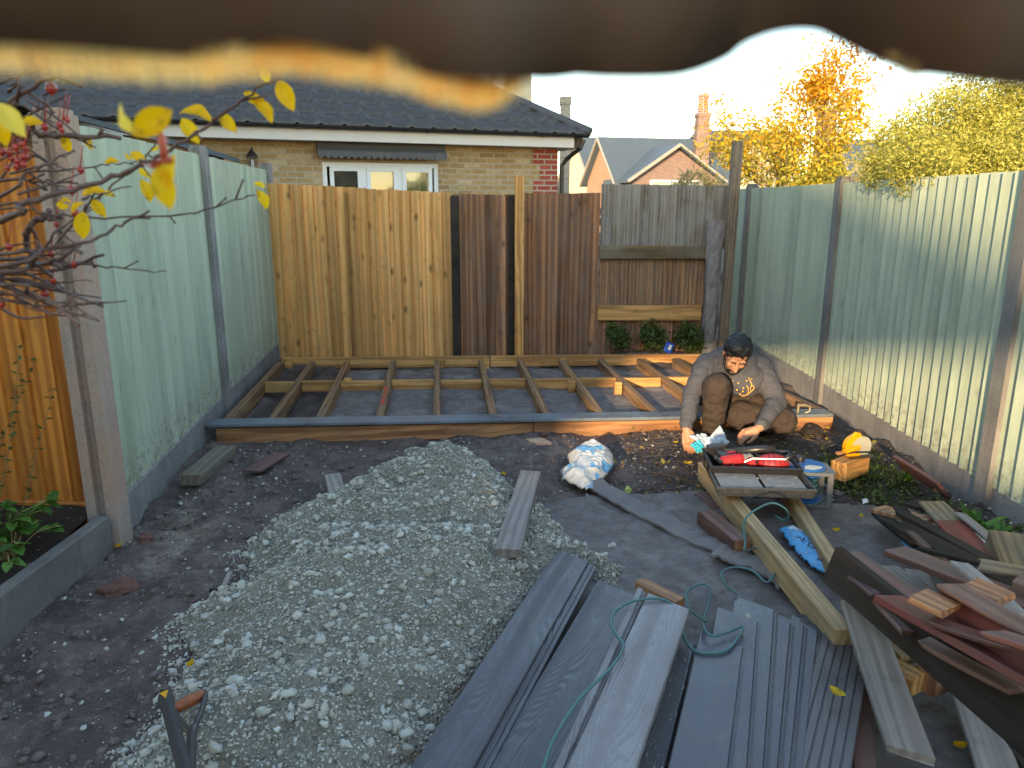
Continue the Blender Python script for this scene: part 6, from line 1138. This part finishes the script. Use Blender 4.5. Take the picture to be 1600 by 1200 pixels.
mb = MB(); j0 = Vector((0, 0, 0)); mb.tube(spline([a_*1.06, a_*.95+Vector((.006, 0, 0)), a_*.55+Vector((.006, 0, 0)), a_*.2, j0, e2*.3, e2, e2*4], 5), [.008]*15+[.012]*21, 10); mb.tube(spline([c2*1.04, c2*.9-Vector((.004, 0, 0)), c2*.5-Vector((.004, 0, 0)), j0], 5), .008, 10); mb.build('shaft', plain('worn_black_metal', (.05, .05, .055), .35, .3, var=.5, scale=40), sp, smooth=True)
bk = empty('bucket', (0, 0, 0)); g = G(405, 1222, .16); bk.location = (g.x, g.y-.02, 0); tag(bk, 'teal green bucket rim just showing at the bottom edge', 'bucket'); mb = MB(); mb.lathe([(.03, .03), (.035, .14), (.04, .172), (.044, .172), (.044, .178), (.038, .18), (.036, .15), (.03, .05)], n=20); mb.v = [(x*1.2, y, z) for x, y, z in mb.v]; mb.build('tub', plain('teal_plastic', (.05, .30, .24), .4), bk, smooth=False)
# ------------------------------------------------------------ the crouching man
man = empty('person', (1.42, 4.45, 0)); tag(man, 'dark haired bearded man in grey sweatshirt and brown trousers crouching over a plastic pouch', 'person'); MO = Vector(man.location)
class Blob:
    def __init__(s): s.mb = MB()
    def limb(s, pts, rs, n=16, sq=None):
        pts = [Vector(p)-MO for p in pts]; k = len(pts); fine = []; fr = []
        for i in range(k-1):
            m = 5
            for j in range(m): t = j/m; fine.append(pts[i].lerp(pts[i+1], t)); fr.append(rs[i]+(rs[i+1]-rs[i])*(t*t*(3-2*t)))
        fine.append(pts[-1]); fr.append(rs[-1]); s.mb.tube(fine, fr, n)
        for p, r in zip(pts, rs): s.mb.ball(p, r*.995, n, 10)
        return s
    def ell(s, c, r, M=None): s.mb.ball(Vector(c)-MO, 1, 18, 12, sc3=r, M=M); return s
    def done(s, name, mat, vox=.008, smooth=6, disp=None, parent=None):
        o = s.mb.build(name, mat); rm = o.modifiers.new('r', 'REMESH'); rm.mode = 'VOXEL'; rm.voxel_size = vox
        sm = o.modifiers.new('s', 'SMOOTH'); sm.factor = .5; sm.iterations = smooth
        dg = bpy.context.evaluated_depsgraph_get(); me = bpy.data.meshes.new_from_object(o.evaluated_get(dg)); o.modifiers.clear(); old_ = o.data; o.data = me; bpy.data.meshes.remove(old_); me.name = name
        if disp:
            me.update(); nr = [v.normal.copy() for v in me.vertices]
            for v, n_ in zip(me.vertices, nr): v.co += n_*disp(v.co)
        if not me.materials: me.materials.append(mat)
        me.polygons.foreach_set('use_smooth', [True]*len(me.polygons)); o.parent = parent or man; return o
def skinm():
    s = N('skin'); v = s.co(); n = s.noise(v, 40, 4, .6); c = s.mix(n, (.40, .185, .11), (.50, .25, .155)); s.b.inputs['Subsurface Weight'].default_value = .1; s.b.inputs['Subsurface Radius'].default_value = (.01, .004, .002); return s.fin(c, .5, n, .12, .001, .4)
skin = skinm()
def cloth(name, c, c2, folds=14):
    s = N(name); v = s.co(); n = s.noise(v, folds, 4, .6, .6); d = s.noise(v, 55, 5, .75); sp = s.noise(v, 130, 2, .5); col = s.mix(s.ramp(n, [(.35, 0.), (.65, 1.)]), c, sca(c, 1.12)); col = s.mix(s.ramp(d, [(.60, 0.), (.78, .45)]), col, c2); col = s.mix(s.ramp(sp, [(.72, 0.), (.75, .4)]), col, (.4, .4, .4)); return s.fin(col, .9, n, .8, .02, .15)
shirt = cloth('charcoal_sweatshirt', (.066, .067, .078), (.16, .155, .155)); trs = cloth('brown_work_trousers', (.045, .033, .028), (.12, .09, .075)); boot = plain('worn_boot', (.05, .042, .036), .7, var=.5, scale=30, bump=.4)
hairm = plain('black_hair', (.008, .008, .009), .42, var=.5, scale=260, bump=.8)
# joints
PEL = Vector((1.47, 4.86, .26)); CH = Vector((1.45, 4.64, .47)); NK = Vector((1.40, 4.53, .535)); HD = Vector((1.372, 4.43, .585))
LS = Vector((1.235, 4.60, .475)); RS = Vector((1.595, 4.64, .455)); LE = Vector((1.115, 4.44, .325)); RE = Vector((1.655, 4.46, .27)); LW = Vector((1.045, 4.25, .165)); RW = Vector((1.475, 4.23, .175))
LK = Vector((1.235, 4.33, .405)); LA = Vector((1.25, 4.42, .085)); RK = Vector((1.77, 4.50, .11)); RA = Vector((1.58, 4.86, .09))
LH = Vector((1.37, 4.83, .24)); RH = Vector((1.56, 4.83, .22))
# body (skin): head, neck, torso core, arms, hands - one surface
face_dir = Vector((-.14, -.74, -.70)).normalized(); up_h = Vector((.04, -.66, .74)); up_h = (up_h-face_dir*up_h.dot(face_dir)).normalized(); rt_h = up_h.cross(-face_dir).normalized()*-1
rt_h = face_dir.cross(up_h).normalized()          # image right when facing the camera is -? (handled symmetrically)
HM = Matrix((rt_h, -face_dir, up_h)).transposed()  # local x=side, y=back, z=up
def H(x, y, z): return HD+HM @ Vector((x, y, z))
B = Blob(); B.ell(HD+HM @ Vector((0, .010, .02)), (.070, .088, .092), HM); B.ell(H(0, -.028, -.045), (.052, .055, .062), HM); B.ell(H(0, -.055, -.088), (.026, .022, .020), HM)
B.limb([H(0, .03, -.06), NK, CH], [.052, .056, .07])
B.limb([H(0, -.078, .012), H(0, -.098, -.022), H(0, -.102, -.032)], [.008, .011, .013], 10); B.ell(H(.012, -.092, -.034), (.008, .009, .007), HM); B.ell(H(-.012, -.092, -.034), (.008, .009, .007), HM)
for sg in (-1, 1):
    B.ell(H(sg*.030, -.074, .024), (.024, .010, .008), HM); B.ell(H(sg*.034, -.062, -.024), (.020, .018, .018), HM); B.ell(H(sg*.072, .010, -.010), (.008, .018, .026), HM); B.ell(H(sg*.028, -.070, .004), (.013, .010, .009), HM)
B.ell(H(0, -.080, -.062), (.022, .010, .007), HM); B.ell(H(0, -.078, -.071), (.018, .010, .006), HM)
B.limb([CH, PEL], [.10, .10]); B.limb([CH, LS, LE, LW], [.06, .04, .032, .024]); B.limb([CH, RS, RE, RW], [.06, .04, .032, .024])
def hand(B, W_, dirv, palmn, side, curl=(.5, .6, .65, .7), thumb_to=None):
    """dirv: wrist to knuckles, palmn: out of the back of the hand, side: towards the thumb"""
    d = dirv.normalized(); s_ = (side-d*side.dot(d)).normalized(); n_ = palmn-d*palmn.dot(d); n_ = (n_-s_*n_.dot(s_)).normalized()
    k0 = W_+d*.085; B.limb([W_-d*.01, W_+d*.035+s_*.004, W_+d*.078], [.024, .026, .022], 12)
    for j, (o_, ln, r) in enumerate(((.030, .072, .0088), (.010, .080, .0092), (-.010, .074, .0088), (-.029, .058, .0078))):
        b = k0+s_*o_; B.limb([W_+d*.03+s_*o_*.6, b], [.013, r+.0025], 10); c = curl[j]; dd = d.copy(); p = b; seg = [p]
        for q in range(3): dd = (dd*math.cos(c)-n_*math.sin(c)).normalized(); nn = (n_*math.cos(c)+d*0).normalized(); p = p+dd*ln*(.44, .32, .24)[q]; seg.append(p); d2 = dd
        # bend progressively towards the palm
        B.limb(seg, [r+.001, r, r*.93, r*.82], 10)
    t0 = W_+d*.025+s_*.022; t1 = W_+d*.052+s_*.042-n_*.012; t2 = t1+d*.028-n_*.014+s_*.004; t3 = t2+d*.022-n_*.010-s_*.006; B.limb([t0, t1, t2, t3], [.015, .0125, .0105, .009], 10)
dL = Vector((.07, -.55, -.72)); hand(B, LW, dL, Vector((-.35, -.75, .45)), Vector((.85, -.1, .25)), (.45, .5, .55, .6))
dR = Vector((-.92, -.22, -.30)); hand(B, RW, dR, Vector((-.12, -.45, .88)), Vector((-.1, -.85, -.4)), (.40, .45, .5, .55))
body = B.done('body', skin, .0045, 3)
# sweatshirt
S = Blob(); S.limb([CH+Vector((0, .02, -.01)), CH.lerp(PEL, .5)+Vector((0, .0, .02)), PEL+Vector((0, 0, .05))], [.135, .145, .14]); S.limb([LS+Vector((.03, .02, 0)), CH+Vector((0, .03, .03)), RS+Vector((-.03, .02, 0))], [.085, .115, .085]); S.ell(CH+Vector((.03, -.07, -.08)), (.13, .09, .11))
S.limb([LS, LS.lerp(LE, .5), LE, LE.lerp(LW, .5), LE.lerp(LW, .90)], [.076, .064, .054, .047, .040]); S.limb([RS, RS.lerp(RE, .5), RE, RE.lerp(RW, .5), RE.lerp(RW, .86)], [.078, .070, .060, .052, .042]); S.limb([NK+Vector((.005, .03, -.01)), NK+Vector((.0, .0, .005))], [.075, .066]); 
S.limb([LE.lerp(LW, .82), LE.lerp(LW, .93)], [.036, .034]); S.limb([RE.lerp(RW, .78), RE.lerp(RW, .90)], [.039, .035])
def fold(k, a): return lambda c: a*(mnoise.noise(Vector((c.x*k, c.y*k*.8, c.z*k*1.6)))+.5*(1-abs(mnoise.noise(Vector((c.x*k*1.5+7, c.y*k*1.3, c.z*k*2.2)))*2)))
swt = S.done('sweatshirt', shirt, .008, 5, fold(15, .008))
# trousers
T = Blob(); T.limb([LH, RH], [.135, .13]); T.limb([LH, LH.lerp(LK, .5), LK, LK.lerp(LA, .45), LA+Vector((0, 0, .02))], [.115, .102, .082, .074, .060]); T.ell(LK+Vector((-.0, -.01, .01)), (.078, .072, .07)); T.limb([RH, RH.lerp(RK, .55), RK+Vector((-.05, .02, .03))], [.115, .105, .088]); T.limb([RK+Vector((-.04, .02, .02)), RK.lerp(RA, .5), RA], [.085, .07, .055]); T.limb([PEL+Vector((0, 0, .03)), PEL], [.13, .135])
T.limb([Vector((1.50, 4.66, .13)), Vector((1.66, 4.58, .12))], [.10, .09])
tro = T.done('trousers', trs, .008, 5, fold(17, .008))
# boots
for (a, toe, nm) in ((LA, Vector((1.335, 4.17, .05)), 'boot'), (RA, Vector((1.56, 5.05, .06)), 'boot')):
    K = Blob(); d = (toe-a); d.z = 0; K.limb([a+Vector((0, .03, .02)), a+Vector((0, .02, -.035))], [.052, .046]); K.limb([Vector((a.x, a.y+.02, .045)), Vector(((a.x+toe.x)/2, (a.y+toe.y)/2, .048)), Vector((toe.x, toe.y, .04))], [.045, .046, .038]); K.done(nm, boot, .006, 4)
# hair and beard
K = Blob(); K.ell(H(0, .022, .040), (.084, .092, .084), HM); K.ell(H(0, .060, -.015), (.070, .060, .070), HM); K.ell(H(0, -.024, .080), (.064, .050, .042), HM); K.ell(H(.02, -.02, .098), (.05, .05, .035), HM)
hair = K.done('hair', hairm, .005, 2, lambda c: .005*mnoise.noise(c*110)+.008*mnoise.noise(c*38)); K = Blob()
for sg in (-1, 1): K.limb([H(sg*.069, -.002, .02), H(sg*.067, -.012, -.03), H(sg*.052, -.038, -.075), H(sg*.022, -.066, -.098), H(0, -.072, -.102)], [.005, .007, .012, .015, .016], 10); K.limb([H(0, -.092, -.050), H(sg*.020, -.086, -.055), H(sg*.030, -.070, -.075)], [.0055, .006, .009], 8)
K.done('beard', hairm, .0045, 2, lambda c: .002*mnoise.noise(c*120))
K = Blob()
for sg in (-1, 1): K.limb([H(sg*.012, -.086, .020), H(sg*.030, -.084, .028), H(sg*.050, -.070, .022)], [.0035, .0045, .0028], 8)
K.done('eyebrows', hairm, .003, 1); 
# gold and pale paint marks on the chest, laid on the cloth where they fall
dg = bpy.context.evaluated_depsgraph_get(); bv = BVHTree.FromObject(swt, dg); O = Vector((0, 0, CAMH))-MO; bpy.context.view_layer.update()
def on_shirt(px, py):
    d = Vector((px-800, FPX*CT-(py-600)*ST, -(FPX*ST+(py-600)*CT))).normalized(); h = bv.ray_cast(O, d); return (h[0]+h[1]*.0015) if h[0] is not None and (h[0]-O).length < 5.2 else None
mb = MB(); gold = plain('gold_print', (.72, .38, .08), .5)
def z7(l): return [(1080+x/9.23, 510+y/9.23) for x, y in l]
for st_ in ([(700, 975), (740, 1000), (800, 985), (840, 955), (880, 920), (905, 890), (890, 850), (860, 870), (850, 920)], [(825, 740), (845, 775), (865, 820), (870, 860)], [(800, 850), (820, 890), (825, 930), (815, 965)], [(860, 760), (885, 750)], [(690, 985), (715, 960)]):
    pp = [on_shirt(x, y) for x, y in z7(st_)]; pp = [p for p in pp if p is not None]
    if len(pp) > 1 and all((pp[i+1]-pp[i]).length < .08 for i in range(len(pp)-1)): mb.tube(spline(pp, 5), .0028, 5)
for x, y in z7([(680, 820), (595, 790), (660, 915), (750, 890), (590, 945), (800, 785), (520, 760), (745, 935)]):
    p = on_shirt(x, y)
    if p is not None: mb.ball(p, .005, 8, 5, sc3=(1, .5, 1.2))
if mb.v: o = mb.build('print', gold, man, smooth=True)
# pouch between his hands
M['poly'] = N('clear_poly_bag'); _s = M['poly']; _s.fin((.75, .85, .95), .08, spec=.8); t = _s.n('BsdfTransparent'); mx = _s.n('MixShader'); fr_ = _s.n('LayerWeight'); fr_.inputs[0].default_value = .35; _s.l(_s.math('ADD', fr_.outputs['Facing'], .22, True), mx.inputs[0]); _s.l(t.outputs[0], mx.inputs[1]); _s.l(_s.b.outputs[0], mx.inputs[2]); _s.l(mx.outputs[0], _s.out.inputs[0]); M['poly'] = _s.m
pc = empty('plastic_pouch', (1.20, 4.16, .10)); tag(pc, 'clear plastic pouch with turquoise printed corner held between the man\'s hands', 'pouch')
def crumple(corners, mat, name, n=18, amp=.012, seed=0):
    a, b, c, d = [Vector(v) for v in corners]; vs = []
    for i in range(n+1):
        for j in range(n+1):
            u, v = i/n, j/n; p = a.lerp(b, u).lerp(d.lerp(c, u), v); nn = (b-a).cross(d-a).normalized(); p = p+nn*(amp*(abs(mnoise.noise(Vector((u*3.5+seed, v*3.5, 1))))*2.2+.4*mnoise.noise(Vector((u*9, v*9, seed))))); vs.append(p)
    mb = MB(); mb.add(vs, [(i*(n+1)+j, (i+1)*(n+1)+j, (i+1)*(n+1)+j+1, i*(n+1)+j+1) for i in range(n) for j in range(n)]); o = mb.build(name, mat, pc, smooth=True); sm = o.modifiers.new('s', 'SOLIDIFY'); sm.thickness = .0015; return o
def pl(px, py, Y): return D(px, py, Y)-Vector(pc.location)
crumple([pl(1100, 692, 4.10), pl(1125, 664, 4.22), pl(1140, 690, 4.16), pl(1122, 708, 4.05)], M['poly'], 'clear_film', seed=1); crumple([pl(1076, 680, 4.14), pl(1100, 676, 4.20), pl(1126, 694, 4.12), pl(1112, 706, 4.06)], M['poly'], 'clear_film', seed=4, amp=.02)
crumple([pl(1078, 694, 4.08), pl(1093, 686, 4.12), pl(1104, 702, 4.06), pl(1090, 706, 4.02)], plain('turquoise_print', (.03, .42, .50), .25, var=.3, scale=60), 'printed_corner', seed=7)
